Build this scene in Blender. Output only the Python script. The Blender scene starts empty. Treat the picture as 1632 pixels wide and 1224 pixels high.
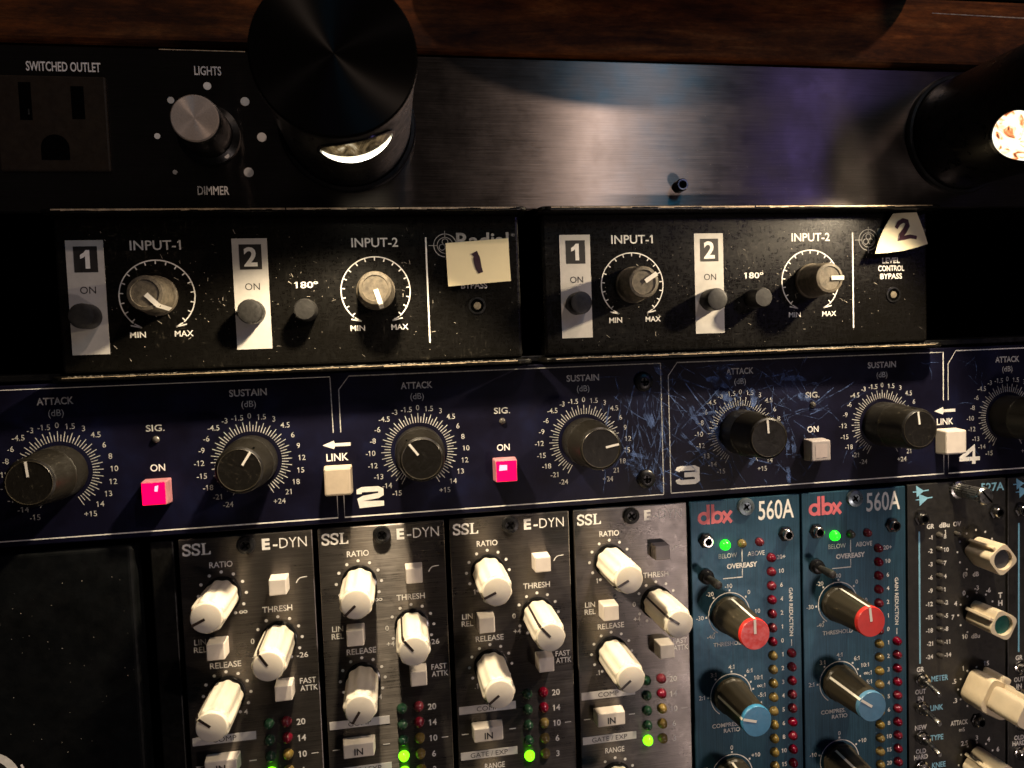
import bpy, math, random
from mathutils import Matrix, Vector
random.seed(7)
S = 0.001                      # everything below is written in millimetres
sc = bpy.context.scene
COL = sc.collection

# ------------------------------------------------------------------ camera, world, lamps, exposure
def basis(y, p, r):
    cy, sy, cp, sp = math.cos(y), math.sin(y), math.cos(p), math.sin(p)
    f = Vector((sy*cp, cy*cp, sp)); rt = Vector((cy, -sy, 0)); up = rt.cross(f)
    cr, sr = math.cos(r), math.sin(r)
    return rt*cr + up*sr, -rt*sr + up*cr, f
cam = bpy.data.cameras.new('camera'); co = bpy.data.objects.new('camera', cam); COL.objects.link(co)
a, b, c = basis(math.radians(9.34), math.radians(-3.05), math.radians(-2.05))
M = Matrix.Identity(4)
for i in range(3):
    M[i][0] = a[i]; M[i][1] = b[i]; M[i][2] = -c[i]
M[0][3], M[1][3], M[2][3] = 0.0621, -0.2148, 0.0504
co.matrix_world = M
cam.sensor_width = 36; cam.lens = 36*1160.2/1632; cam.clip_start = 0.005; cam.clip_end = 20
cam.dof.use_dof = True; cam.dof.focus_distance = 0.215; cam.dof.aperture_fstop = 22
sc.camera = co

w = bpy.data.worlds.new('World'); sc.world = w; w.use_nodes = True
w.node_tree.nodes['Background'].inputs[0].default_value = (0.55, 0.48, 0.45, 1)
w.node_tree.nodes['Background'].inputs[1].default_value = 0.010

def lamp(name, kind, loc, power, col, size=0.003, aim=None, cone=None, blend=0.1, soft=0):
    l = bpy.data.lights.new(name, kind); o = bpy.data.objects.new(name, l); COL.objects.link(o)
    o.location = (loc[0]*S, -loc[2]*S, loc[1]*S)
    l.energy = power; l.color = col
    if kind == 'AREA': l.shape = 'DISK'; l.size = size
    else: l.shadow_soft_size = size
    if aim is not None:
        d = Vector((aim[0], -aim[2], aim[1]))
        o.rotation_euler = d.to_track_quat('-Z', 'Y').to_euler()
    if soft:
        l.use_nodes = True; t_ = l.node_tree; e_ = next(q for q in t_.nodes if q.type == 'EMISSION'); fo = t_.nodes.new('ShaderNodeLightFalloff')
        fo.inputs['Strength'].default_value = 1.0; fo.inputs['Smooth'].default_value = soft; t_.links.new(fo.outputs['Quadratic'], e_.inputs['Strength'])
    if cone: l.spot_size = math.radians(cone); l.spot_blend = blend
    return o
WARM = (1.0, 0.80, 0.53)
LT = (52.8, 114.6)             # left pull-out lamp, axis x and z
RT = (248.4, 113.8)            # right pull-out lamp
LN = (math.sin(math.radians(13)), -math.cos(math.radians(13)))     # the way each lamp's window faces
RN = (-math.sin(math.radians(45)), -math.cos(math.radians(45)))
LH, RH = 36.5, 38.0
lamp('lamp_light_left', 'SPOT', (LT[0]+LN[0]*19.6, LT[1]+LN[1]*19.6, 33), 2.05, WARM, 0.003, (-0.15, -1, -0.02), 124, 0.4, 0.008)
lamp('lamp_light_right', 'SPOT', (RT[0]+RN[0]*19.6, RT[1]+RN[1]*19.6, RH+2), 1.9, WARM, 0.003, (-0.56, -0.83, -0.12), 114, 0.5, 0.008)
lamp('room_lamp_warm', 'AREA', (305, 600, 400), 1.0, (1.0, 0.74, 0.58), 0.028, (-165, -500, -400))
lamp('room_lamp_violet', 'AREA', (452, 200, 420), 0.06, (0.40, 0.31, 0.95), 0.08, (-300, -150, -420))

lamp('room_lamp_teal', 'AREA', (262, 300, 330), 0.10, (0.07, 0.42, 0.75), 0.10, (-190, -250, -330))
lamp('fill_lamp_low', 'AREA', (312, -170, 400), 0.30, (1.0, 0.80, 0.72), 0.04, (-190, 160, -400))  # added fill for the fourth compressor plate's sheen and the knob faces

sc.view_settings.view_transform = 'Standard'; sc.view_settings.look = 'None'
sc.view_settings.exposure = 0.25; sc.view_settings.gamma = 1; sc.view_settings.use_curve_mapping = False

# ------------------------------------------------------------------ materials
def nt(name):
    m = bpy.data.materials.new(name); m.use_nodes = True
    t = m.node_tree
    return m, t, t.nodes['Principled BSDF']
def N(t, kind, **kw):
    n = t.nodes.new(kind)
    for k, v in kw.items(): setattr(n, k, v)
    return n
def ramp(t, src, stops):
    r = N(t, 'ShaderNodeValToRGB'); e = r.color_ramp.elements
    while len(e) < len(stops): e.new(0.5)
    for el, (p, cl) in zip(e, stops):
        el.position = p; el.color = cl if len(cl) == 4 else (*cl, 1)
    t.links.new(src, r.inputs[0]); return r
def coords(t, scale=(1, 1, 1), rot=(0, 0, 0)):
    tc = N(t, 'ShaderNodeTexCoord'); mp = N(t, 'ShaderNodeMapping')
    mp.inputs['Scale'].default_value = scale; mp.inputs['Rotation'].default_value = rot
    oi = N(t, 'ShaderNodeObjectInfo'); ad = N(t, 'ShaderNodeVectorMath', operation='ADD'); t.links.new(tc.outputs['Object'], ad.inputs[0]); t.links.new(oi.outputs['Random'], ad.inputs[1])
    t.links.new(ad.outputs[0], mp.inputs[0]); return mp.outputs[0]
def noise(t, vec, scale, detail=4, rough=0.6, dist=0):
    n = N(t, 'ShaderNodeTexNoise'); n.inputs['Scale'].default_value = scale
    n.inputs['Detail'].default_value = detail; n.inputs['Roughness'].default_value = rough
    n.inputs['Distortion'].default_value = dist
    t.links.new(vec, n.inputs['Vector']); return n.outputs['Fac']
def scl(cl, k): return tuple(min(1, x*k) for x in cl[:3])
def mat(name, base, rough=0.5, metal=0.0, var=0.25, vs=350, bump=0.0, bs=900, spec=0.5, rv=0.12, sub=0):
    m, t, p = nt(name); v = coords(t)
    f = noise(t, v, vs)
    r = ramp(t, f, [(0.3, scl(base, 1-var)), (0.7, scl(base, 1+var))])
    oi = N(t, 'ShaderNodeObjectInfo'); mr = N(t, 'ShaderNodeMapRange'); t.links.new(oi.outputs['Random'], mr.inputs['Value']); mr.inputs['To Min'].default_value = 0.90; mr.inputs['To Max'].default_value = 1.08
    hs = N(t, 'ShaderNodeHueSaturation'); t.links.new(mr.outputs[0], hs.inputs['Value']); t.links.new(mr.outputs[0], hs.inputs['Saturation']); t.links.new(r.outputs[0], hs.inputs['Color'])
    t.links.new(hs.outputs[0], p.inputs['Base Color'])
    f2 = noise(t, v, vs*2.3, 5)
    rr = ramp(t, f2, [(0.3, (max(0.02, rough-rv),)*3), (0.7, (min(1, rough+rv),)*3)])
    t.links.new(rr.outputs[0], p.inputs['Roughness'])
    p.inputs['Metallic'].default_value = metal; p.inputs['Specular IOR Level'].default_value = spec
    if sub: 
        p.inputs['Subsurface Weight'].default_value = sub; p.inputs['Subsurface Radius'].default_value = (0.002, 0.0015, 0.001); p.inputs['Subsurface Scale'].default_value = 1
    if bump:
        bn = N(t, 'ShaderNodeBump'); bn.inputs['Strength'].default_value = bump; bn.inputs['Distance'].default_value = 0.0002
        t.links.new(noise(t, v, bs, 6, 0.7), bn.inputs['Height']); t.links.new(bn.outputs[0], p.inputs['Normal'])
    return m
def emit(name, cl, strength, hot=None):
    m, t, p = nt(name)
    p.inputs['Base Color'].default_value = (*scl(cl, 0.5), 1); p.inputs['Roughness'].default_value = 0.25
    p.inputs['Emission Color'].default_value = (*cl, 1); p.inputs['Emission Strength'].default_value = strength
    return m
def brushed(name, base, rough, along='x', var=0.3, metal=0.9, aniso=0.85, bump=0.12, spec=0.5):
    m, t, p = nt(name)
    st = (70, 60, 4200) if along == 'x' else (4200, 60, 40)
    v = coords(t, st); f = noise(t, v, 1.0, 6, 0.75)
    v2 = coords(t); big = noise(t, v2, 60, 4)
    mx = N(t, 'ShaderNodeMath', operation='MULTIPLY_ADD'); t.links.new(f, mx.inputs[0]); mx.inputs[1].default_value = 0.75
    ml = N(t, 'ShaderNodeMath', operation='MULTIPLY'); t.links.new(big, ml.inputs[0]); ml.inputs[1].default_value = 0.25
    t.links.new(ml.outputs[0], mx.inputs[2])
    r = ramp(t, mx.outputs[0], [(0.32, scl(base, 1-var)), (0.68, scl(base, 1+var))])
    t.links.new(r.outputs[0], p.inputs['Base Color'])
    sm = noise(t, v2, 110, 5, 0.65); rm = N(t, 'ShaderNodeMath', operation='MULTIPLY_ADD'); t.links.new(sm, rm.inputs[0]); rm.inputs[1].default_value = 0.55; hf = N(t, 'ShaderNodeMath', operation='MULTIPLY'); t.links.new(f, hf.inputs[0]); hf.inputs[1].default_value = 0.45; t.links.new(hf.outputs[0], rm.inputs[2])
    rr = ramp(t, rm.outputs[0], [(0.35, (rough-0.07,)*3), (0.65, (rough+0.12,)*3)]); t.links.new(rr.outputs[0], p.inputs['Roughness'])
    p.inputs['Metallic'].default_value = metal; p.inputs['Anisotropic'].default_value = aniso; p.inputs['Specular IOR Level'].default_value = spec
    tg = N(t, 'ShaderNodeTangent', direction_type='UV_MAP', uv_map='UVMap')
    p.inputs['Anisotropic Rotation'].default_value = 0.25 if along == 'x' else 0.0
    t.links.new(tg.outputs[0], p.inputs['Tangent'])
    bn = N(t, 'ShaderNodeBump'); bn.inputs['Strength'].default_value = bump; bn.inputs['Distance'].default_value = 0.00005
    t.links.new(f, bn.inputs['Height']); t.links.new(bn.outputs[0], p.inputs['Normal'])
    return m
def spun(name, base, rough, aniso=0.9, metal=1.0):
    m, t, p = nt(name)
    v = coords(t); f = noise(t, v, 2500, 3)
    r = ramp(t, f, [(0.3, scl(base, 0.85)), (0.7, scl(base, 1.1))]); t.links.new(r.outputs[0], p.inputs['Base Color'])
    p.inputs['Metallic'].default_value = metal; p.inputs['Roughness'].default_value = rough; p.inputs['Anisotropic'].default_value = aniso
    tg = N(t, 'ShaderNodeTangent', direction_type='RADIAL', axis='Y'); t.links.new(tg.outputs[0], p.inputs['Tangent'])
    return m
def scuffed(name, base, rough, amt=0.5, tint=(0.10, 0.085, 0.06), spec=0.5):
    """black paint under handling: fine slanted scratches and dust flecks"""
    m, t, p = nt(name)
    v = coords(t, (900, 300, 330), (0, math.radians(38), 0)); s1 = noise(t, v, 1.0, 7, 0.8, 0.6)
    v2 = coords(t, (300, 300, 1100), (0, math.radians(20), 0)); s2 = noise(t, v2, 1.3, 7, 0.8, 0.4)
    big = noise(t, coords(t), 35, 3)
    mx = N(t, 'ShaderNodeMath', operation='MAXIMUM'); t.links.new(s1, mx.inputs[0]); t.links.new(s2, mx.inputs[1])
    ad = N(t, 'ShaderNodeMath', operation='MULTIPLY_ADD'); t.links.new(big, ad.inputs[0]); ad.inputs[1].default_value = 0.35; t.links.new(mx.outputs[0], ad.inputs[2])
    p.inputs['Specular IOR Level'].default_value = spec
    r = ramp(t, ad.outputs[0], [(0.80, base), (0.98, scl(tint, amt*1.6))]); t.links.new(r.outputs[0], p.inputs['Base Color'])
    rr = ramp(t, ad.outputs[0], [(0.6, (rough,)*3), (0.95, (min(1, rough+0.3),)*3)]); t.links.new(rr.outputs[0], p.inputs['Roughness'])
    bn = N(t, 'ShaderNodeBump'); bn.inputs['Strength'].default_value = 0.45; bn.inputs['Distance'].default_value = 0.0001
    t.links.new(ad.outputs[0], bn.inputs['Height']); t.links.new(bn.outputs[0], p.inputs['Normal'])
    return m

MT = {}
MT['ssl_plate'] = brushed('charcoal_brushed_plate', (0.125, 0.113, 0.106), 0.30, 'x', 0.5, metal=0.82, aniso=1.0, bump=0.3)
MT['furman_plate'] = brushed('black_brushed_panel', (0.27, 0.235, 0.215), 0.36, 'x', 0.3, metal=1.0, aniso=1.0)
MT['dbx_plate'] = brushed('teal_brushed_plate', (0.022, 0.067, 0.104), 0.40, 'z', 0.7, metal=0.55, aniso=0.4)
MT['api_plate'] = mat('black_module_plate', (0.012, 0.011, 0.010), 0.5, var=0.4, bump=0.15)
MT['box_paint'] = scuffed('scuffed_black_paint', (0.004, 0.0036, 0.003), 0.22, 0.34, (0.12, 0.105, 0.075), 0.25)
MT['black'] = mat('black_steel', (0.005, 0.005, 0.005), 0.45, var=0.4, bump=0.1, spec=0.25)
MT['black_matte'] = mat('matte_black', (0.004, 0.004, 0.004), 0.8)
MT['gloss_black'] = mat('gloss_black_plastic', (0.006, 0.006, 0.006), 0.18, rv=0.06)
MT['tube_black'] = mat('satin_black_tube', (0.004, 0.004, 0.004), 0.34, rv=0.12, spec=0.3, vs=160)
MT['void'] = mat('rack_interior_black', (0.002, 0.002, 0.002), 0.95, spec=0.0)
MT['blank'] = mat('speckled_black_panel', (0.0025, 0.003, 0.0035), 0.55, var=0.5, vs=120, bump=0.3, bs=500, spec=0.15)
MT['knob_black'] = scuffed('worn_black_knob', (0.030, 0.025, 0.016), 0.30, 1.2, (0.16, 0.125, 0.07))
MT['knob_side_shade'] = scuffed('shaded_gloss_knob_side', (0.007, 0.006, 0.0045), 0.30, 0.7, (0.14, 0.115, 0.07), 0.4)  # darker than the face: the unlit side's shade is in the colour
MT['knob_dusty'] = mat('dusty_rubber_knob', (0.11, 0.092, 0.066), 0.62, var=0.45, vs=700, bump=0.5, bs=1600)
MT['button_black'] = mat('black_push_button', (0.020, 0.019, 0.018), 0.5, var=0.4, vs=900, bump=0.25)
MT['cream'] = mat('cream_plastic', (0.72, 0.665, 0.56), 0.42, var=0.07, vs=140, bump=0.05, rv=0.06, sub=0.12)
MT['ivory'] = mat('ivory_knob_plastic', (0.68, 0.58, 0.42), 0.45, var=0.1, vs=160, bump=0.08, sub=0.1)
MT['button_white'] = mat('warm_white_button', (0.66, 0.60, 0.54), 0.45, var=0.08, vs=200, bump=0.08)
MT['button_pinkgrey'] = mat('grey_pink_lens', (0.40, 0.34, 0.33), 0.4, var=0.06)
MT['logo_ink'] = mat('faded_logo_ink', (0.26, 0.25, 0.24), 0.65, var=0.4, vs=1200)
MT['button_grey'] = mat('grey_push_button', (0.30, 0.27, 0.265), 0.5, var=0.08, vs=200, bump=0.08)
MT['button_beige'] = mat('beige_push_button', (0.50, 0.42, 0.32), 0.5, var=0.12, vs=200, bump=0.1)
MT['ink'] = mat('white_ink', (0.78, 0.76, 0.72), 0.6, var=0.1, vs=900)
MT['ink_worn'] = mat('worn_grey_ink', (0.40, 0.395, 0.375), 0.65, var=0.45, vs=1400)
MT['ink_dark'] = mat('dark_ink', (0.015, 0.013, 0.012), 0.6)
MT['ink_purple'] = mat('dark_purple_marker', (0.035, 0.008, 0.016), 0.45)
MT['ink_pink'] = mat('pink_red_ink', (0.62, 0.10, 0.13), 0.55, var=0.12, vs=900)
MT['ink_blue'] = mat('light_blue_ink', (0.22, 0.50, 0.68), 0.6, var=0.12, vs=900)
MT['tape'] = mat('white_label_tape', (0.66, 0.64, 0.62), 0.55, var=0.06)
MT['label_grey'] = mat('white_printed_strip', (0.50, 0.48, 0.45), 0.6, var=0.09, vs=300)
MT['note'] = mat('pale_yellow_paper', (0.90, 0.78, 0.46), 0.75, var=0.04, vs=120, bump=0.1, bs=1500)
MT['note_white'] = mat('cream_paper', (0.74, 0.67, 0.47), 0.75, var=0.04, vs=120, bump=0.1, bs=1500)
MT['pointer_w'] = mat('white_pointer_paint', (0.84, 0.80, 0.72), 0.5, var=0.05)
MT['pointer_b'] = mat('dark_pointer_paint', (0.02, 0.012, 0.010), 0.4)
MT['red_cap'] = mat('red_cap_plastic', (0.62, 0.035, 0.030), 0.4, var=0.08, bump=0.08)
MT['blue_cap'] = mat('blue_cap_plastic', (0.055, 0.20, 0.36), 0.4, var=0.1, bump=0.08)
MT['green_cap'] = mat('green_cap_plastic', (0.004, 0.11, 0.085), 0.4, var=0.15)
MT['grey_cap'] = mat('dark_grey_cap', (0.05, 0.05, 0.055), 0.4)
MT['led_red'] = mat('unlit_red_led', (0.125, 0.004, 0.014), 0.15, var=0.05, rv=0.03)
MT['led_green'] = mat('unlit_green_led', (0.014, 0.045, 0.024), 0.15, var=0.05, rv=0.03)
MT['led_amber'] = mat('unlit_amber_led', (0.17, 0.12, 0.035), 0.15, var=0.05, rv=0.03)
MT['led_clear'] = mat('clear_led', (0.06, 0.055, 0.05), 0.12, var=0.05, rv=0.03)
MT['led_on'] = emit('lit_green_led', (0.16, 1.0, 0.006), 2.6)
MT['led_on2'] = emit('lit_green_led_pure', (0.012, 1.0, 0.012), 2.2)
MT['pink_on'] = emit('lit_pink_button', (1.0, 0.0, 0.055), 2.0)
MT['pink_hot'] = emit('lit_pink_spot', (1.0, 0.40, 0.55), 1.3)
MT['pink_side'] = mat('pink_tinted_button', (0.40, 0.16, 0.18), 0.4)
MT['chrome'] = mat('chrome_nut', (0.75, 0.74, 0.72), 0.16, metal=1.0, var=0.1, rv=0.05)
MT['bare_edge_glint'] = mat('rubbed_edge_glint', (0.62, 0.49, 0.33), 0.4, metal=0.45, var=0.5, vs=500, bump=0.4)  # rubbed metal; also the painted glint along panel and flange edges
MT['steel'] = mat('grey_steel_screw', (0.42, 0.42, 0.41), 0.32, metal=1.0, var=0.2)
MT['screw_blue'] = mat('blued_steel_screw', (0.20, 0.25, 0.29), 0.35, metal=0.7, var=0.2)
MT['screw_black'] = mat('black_oxide_screw', (0.010, 0.010, 0.011), 0.35, metal=0.3, var=0.3)
MT['spun_alu'] = spun('spun_aluminium', (0.66, 0.57, 0.50), 0.36, 0.85, 0.45)
MT['spun_black'] = spun('spun_black_disc', (0.006, 0.005, 0.004), 0.30, 0.9, 0.6)
MT['outlet'] = mat('dark_brown_plastic', (0.017, 0.012, 0.008), 0.6, var=0.2, spec=0.2, bump=0.15)
MT['lens_glass'] = mat('smoky_reflector', (0.25, 0.22, 0.16), 0.12, metal=1.0, var=0.5, vs=250)
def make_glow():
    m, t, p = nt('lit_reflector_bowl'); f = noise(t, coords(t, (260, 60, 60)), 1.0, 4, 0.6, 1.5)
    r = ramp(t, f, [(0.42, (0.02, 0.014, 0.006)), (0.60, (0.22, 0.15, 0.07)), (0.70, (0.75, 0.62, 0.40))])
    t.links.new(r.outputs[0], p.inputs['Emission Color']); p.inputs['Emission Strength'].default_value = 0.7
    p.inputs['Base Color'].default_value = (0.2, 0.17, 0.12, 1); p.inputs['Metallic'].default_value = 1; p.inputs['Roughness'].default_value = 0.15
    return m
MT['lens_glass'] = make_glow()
MT['lens_hot'] = emit('lit_lamp_lens', (1.0, 0.93, 0.72), 5.0)

def make_blue():
    m, t, p = nt('dark_blue_panel_paint'); v = coords(t)
    f = noise(t, v, 55, 5, 0.6)
    r = ramp(t, f, [(0.30, (0.003, 0.0025, 0.006)), (0.55, (0.004, 0.004, 0.014)), (0.75, (0.005, 0.007, 0.030))])
    v2 = coords(t, (1500, 300, 300), (0, math.radians(25), 0)); s = noise(t, v2, 1, 6, 0.8, 0.5)
    mask = ramp(t, s, [(0.60, (0, 0, 0)), (0.74, (0.55, 0.55, 0.55))])
    mix = N(t, 'ShaderNodeMix', data_type='RGBA'); t.links.new(mask.outputs[0], mix.inputs['Factor'])
    t.links.new(r.outputs[0], mix.inputs[6]); mix.inputs[7].default_value = (0.012, 0.011, 0.034, 1)
    t.links.new(mix.outputs[2], p.inputs['Base Color'])
    rr = ramp(t, f, [(0.3, (0.34,)*3), (0.7, (0.5,)*3)]); t.links.new(rr.outputs[0], p.inputs['Roughness'])
    bn = N(t, 'ShaderNodeBump'); bn.inputs['Strength'].default_value = 0.2; bn.inputs['Distance'].default_value = 0.0001
    t.links.new(s, bn.inputs['Height']); t.links.new(bn.outputs[0], p.inputs['Normal'])
    p.inputs['Specular IOR Level'].default_value = 0.18
    return m
MT['blue_plate'] = make_blue()
def make_scratch():
    m, t, p = nt('pale_blue_scratches'); v = coords(t)
    p.inputs['Base Color'].default_value = (0.085, 0.15, 0.36, 1); p.inputs['Roughness'].default_value = 0.7
    f = noise(t, v, 420, 6, 0.75)
    r = ramp(t, f, [(0.42, (0, 0, 0)), (0.66, (0.75, 0.75, 0.75))]); t.links.new(r.outputs[0], p.inputs['Alpha'])
    return m
MT['scratch'] = make_scratch()
def make_dust():
    m, t, p = nt('dust_flecks'); p.inputs['Base Color'].default_value = (0.45, 0.40, 0.33, 1); p.inputs['Roughness'].default_value = 0.8
    f = noise(t, coords(t), 600, 3); r = ramp(t, f, [(0.3, (0.2, 0.18, 0.15)), (0.7, (0.6, 0.55, 0.46))]); t.links.new(r.outputs[0], p.inputs['Base Color'])
    return m
MT['dust'] = make_dust()
def make_wood():
    m, t, p = nt('stained_wood'); v = coords(t, (14, 120, 160))
    f = noise(t, v, 1.0, 8, 0.72, 0.8)
    r = ramp(t, f, [(0.28, (0.030, 0.008, 0.002)), (0.52, (0.15, 0.044, 0.008)), (0.74, (0.32, 0.125, 0.035))])
    f2 = noise(t, coords(t, (150, 300, 500)), 1.0, 6, 0.8)
    r2 = ramp(t, f2, [(0.35, (0.5, 0.5, 0.5)), (0.65, (1.15, 1.1, 1.05))])
    mix = N(t, 'ShaderNodeMix', data_type='RGBA', blend_type='MULTIPLY'); mix.inputs['Factor'].default_value = 1
    t.links.new(r.outputs[0], mix.inputs[6]); t.links.new(r2.outputs[0], mix.inputs[7])
    r3 = ramp(t, noise(t, coords(t, (22, 40, 70)), 1.0, 5, 0.7), [(0.36, (0.35, 0.35, 0.38)), (0.52, (0.9, 0.88, 0.85)), (0.68, (1.6, 1.5, 1.35))])
    mx2 = N(t, 'ShaderNodeMix', data_type='RGBA', blend_type='MULTIPLY'); mx2.inputs['Factor'].default_value = 1; t.links.new(mix.outputs[2], mx2.inputs[6]); t.links.new(r3.outputs[0], mx2.inputs[7]); t.links.new(mx2.outputs[2], p.inputs['Base Color'])
    p.inputs['Roughness'].default_value = 0.75; p.inputs['Specular IOR Level'].default_value = 0.2
    bn = N(t, 'ShaderNodeBump'); bn.inputs['Strength'].default_value = 0.5; bn.inputs['Distance'].default_value = 0.0003
    t.links.new(f, bn.inputs['Height']); t.links.new(bn.outputs[0], p.inputs['Normal'])
    return m
MT['wood'] = make_wood()
def make_lens():
    m, t, p = nt('glowing_lamp_lens'); v = coords(t, (60, 60, 60))
    f = noise(t, v, 3.6, 2, 0.5, 2.6)
    r = ramp(t, f, [(0.30, (0.20, 0.05, 0.02)), (0.37, (1.0, 0.30, 0.10)), (0.43, (1.0, 0.70, 0.40)), (0.49, (1.0, 0.93, 0.66)), (0.7, (1, 1, 0.93))])
    t.links.new(r.outputs[0], p.inputs['Emission Color']); p.inputs['Emission Strength'].default_value = 1.25
    p.inputs['Base Color'].default_value = (0.2, 0.15, 0.1, 1); p.inputs['Roughness'].default_value = 0.2
    return m
MT['lens'] = make_lens()

# ------------------------------------------------------------------ mesh helpers (x right, z up, h out of the panel towards the viewer)
_tc = {}; ONEW = {}
def glyphs(s, bold):
    k = (s, bold)
    if k not in _tc:
        cu = bpy.data.curves.new('t', 'FONT'); cu.body = s; cu.size = 1; cu.offset = bold; cu.resolution_u = 3
        o = bpy.data.objects.new('t', cu); COL.objects.link(o)
        dg = bpy.context.evaluated_depsgraph_get(); dg.update()
        me = bpy.data.meshes.new_from_object(o.evaluated_get(dg))
        v = [(q.co.x, q.co.y) for q in me.vertices]; f = [tuple(q.vertices) for q in me.polygons]
        ch_ = max(q[1] for q in v) if s == 'H' else None
        for i_, c1 in enumerate(s):
            if c1 == '1':
                pre = [q[0] for q in glyphs(s[:i_+1], bold)[0]] if i_+1 < len(s) else [q[0] for q in v]
                xr = max(pre); one = (max(q[0] for q in glyphs('1', bold)[0])-min(q[0] for q in glyphs('1', bold)[0])) if len(s) > 1 else max(pre)-min(pre)
                if len(s) > 1: one = ONEW.get(bold, one)
                else: ONEW[bold] = one
                ct = capheight(); st_ = xr-one+0.02*one; n0 = len(v)
                v = v+[(st_, ct), (st_-0.16*ct, ct*0.86), (st_-0.20*ct, ct*0.70), (st_, ct*0.80)]; f = f+[(n0, n0+1, n0+2, n0+3)]
        bpy.data.objects.remove(o); bpy.data.curves.remove(cu); bpy.data.meshes.remove(me)
        _tc[k] = (v, f)
    return _tc[k]
CAP = None
def capheight():
    global CAP
    if CAP is None:
        v, f = glyphs('H', 0.0); CAP = max(q[1] for q in v)
    return CAP
class MB:
    def __init__(s): s.v = []; s.f = []
    def add(s, v, f):
        n = len(s.v); s.v += v; s.f += [tuple(i+n for i in q) for q in f]; return s
    def box(s, x0, x1, z0, z1, h0, h1):
        v = [(x, z, h) for h in (h0, h1) for x, z in ((x0, z0), (x1, z0), (x1, z1), (x0, z1))]
        return s.add(v, [(3, 2, 1, 0), (4, 5, 6, 7), (0, 1, 5, 4), (1, 2, 6, 5), (2, 3, 7, 6), (3, 0, 4, 7)])
    def poly(s, pts, h): return s.add([(x, z, h) for x, z in pts], [tuple(range(len(pts)))])
    def rect(s, x0, x1, z0, z1, h): return s.poly([(x0, z0), (x1, z0), (x1, z1), (x0, z1)], h)
    def prism(s, pts, h0, h1):
        n = len(pts); v = [(x, z, h0) for x, z in pts]+[(x, z, h1) for x, z in pts]
        f = [tuple(range(n-1, -1, -1)), tuple(range(n, 2*n))]+[(i, (i+1) % n, n+(i+1) % n, n+i) for i in range(n)]
        return s.add(v, f)
    def lathe(s, prof, cx=0, cz=0, n=40, rf=None, cap0=True, cap1=True):
        v = []; f = []
        for e in prof:
            r, h = e[0], e[1]; k = rf if (rf and len(e) < 3) else None
            for i in range(n):
                t = 2*math.pi*i/n; q = r*(k(t) if k else 1)
                v.append((cx+q*math.cos(t), cz+q*math.sin(t), h))
        for j in range(len(prof)-1):
            for i in range(n):
                i2 = (i+1) % n; f.append((j*n+i, j*n+i2, (j+1)*n+i2, (j+1)*n+i))
        if cap0: f.append(tuple(range(n-1, -1, -1)))
        if cap1: f.append(tuple((len(prof)-1)*n+i for i in range(n)))
        return s.add(v, f)
    def disc(s, x, z, r, h, n=20): return s.poly([(x+r*math.cos(2*math.pi*i/n), z+r*math.sin(2*math.pi*i/n)) for i in range(n)], h)
    def arc(s, x, z, r0, r1, a0, a1, h, n=48):
        v = []
        for i in range(n+1):
            t = math.radians(a0+(a1-a0)*i/n)
            v += [(x+r0*math.cos(t), z+r0*math.sin(t), h), (x+r1*math.cos(t), z+r1*math.sin(t), h)]
        return s.add(v, [(2*i, 2*i+1, 2*i+3, 2*i+2) for i in range(n)])
    def tick(s, x, z, a, r0, r1, wd, h):
        t = math.radians(a); c_, s_ = math.cos(t), math.sin(t); k = wd/2
        return s.poly([(x+r0*c_+k*s_, z+r0*s_-k*c_), (x+r1*c_+k*s_, z+r1*s_-k*c_), (x+r1*c_-k*s_, z+r1*s_+k*c_), (x+r0*c_-k*s_, z+r0*s_+k*c_)], h)
    def stroke(s, pts, wd, h, taper=None):
        n = len(pts); L = []; R = []
        for i, (x, z) in enumerate(pts):
            p0 = pts[max(0, i-1)]; p1 = pts[min(n-1, i+1)]
            dx, dz = p1[0]-p0[0], p1[1]-p0[1]; l = math.hypot(dx, dz) or 1
            k = wd/2*(taper(i/(n-1)) if taper else 1)
            if 0 < i < n-1:
                ax, az = x-p0[0], z-p0[1]; bx, bz = p1[0]-x, p1[1]-z
                la, lb = math.hypot(ax, az) or 1, math.hypot(bx, bz) or 1
                cs = (ax*bx+az*bz)/(la*lb); k /= max(0.6, math.sqrt(max(0, (1+cs)/2)))
            L.append((x-dz/l*k, z+dx/l*k, h)); R.append((x+dz/l*k, z-dx/l*k, h))
        return s.add(L+R, [(n+i, n+i+1, i+1, i) for i in range(n-1)])
    def text(s, st, x, z, ch, wd=None, bold=0.0, al='c', rot=0, h=0.06, ital=0):
        v, f = glyphs(st, bold); k = ch/capheight()
        x0 = min(q[0] for q in v); x1 = max(q[0] for q in v)
        sx = k if wd is None else wd/(x1-x0)
        ox = {'c': (x0+x1)/2, 'l': x0, 'r': x1}[al]
        t = math.radians(rot); c_, s_ = math.cos(t), math.sin(t); out = []
        for px, pz in v:
            u = (px-ox)*sx+ital*(pz*k); q = pz*k-ch/2
            out.append((x+u*c_-q*s_, z+u*s_+q*c_, h))
        return s.add(out, f)
    def strip(s, ang, p0, p1, wd, lift=0.05):
        """a painted line up the side of a turned knob, from (r,h) to (r,h)"""
        t = math.radians(ang); c_, s_ = math.cos(t), math.sin(t); k = wd/2; v = []
        for r, h in (p0, p1):
            r += lift
            v += [(r*c_+k*s_, r*s_-k*c_, h), (r*c_-k*s_, r*s_+k*c_, h)]
        return s.add(v, [(0, 2, 3, 1)])
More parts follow.
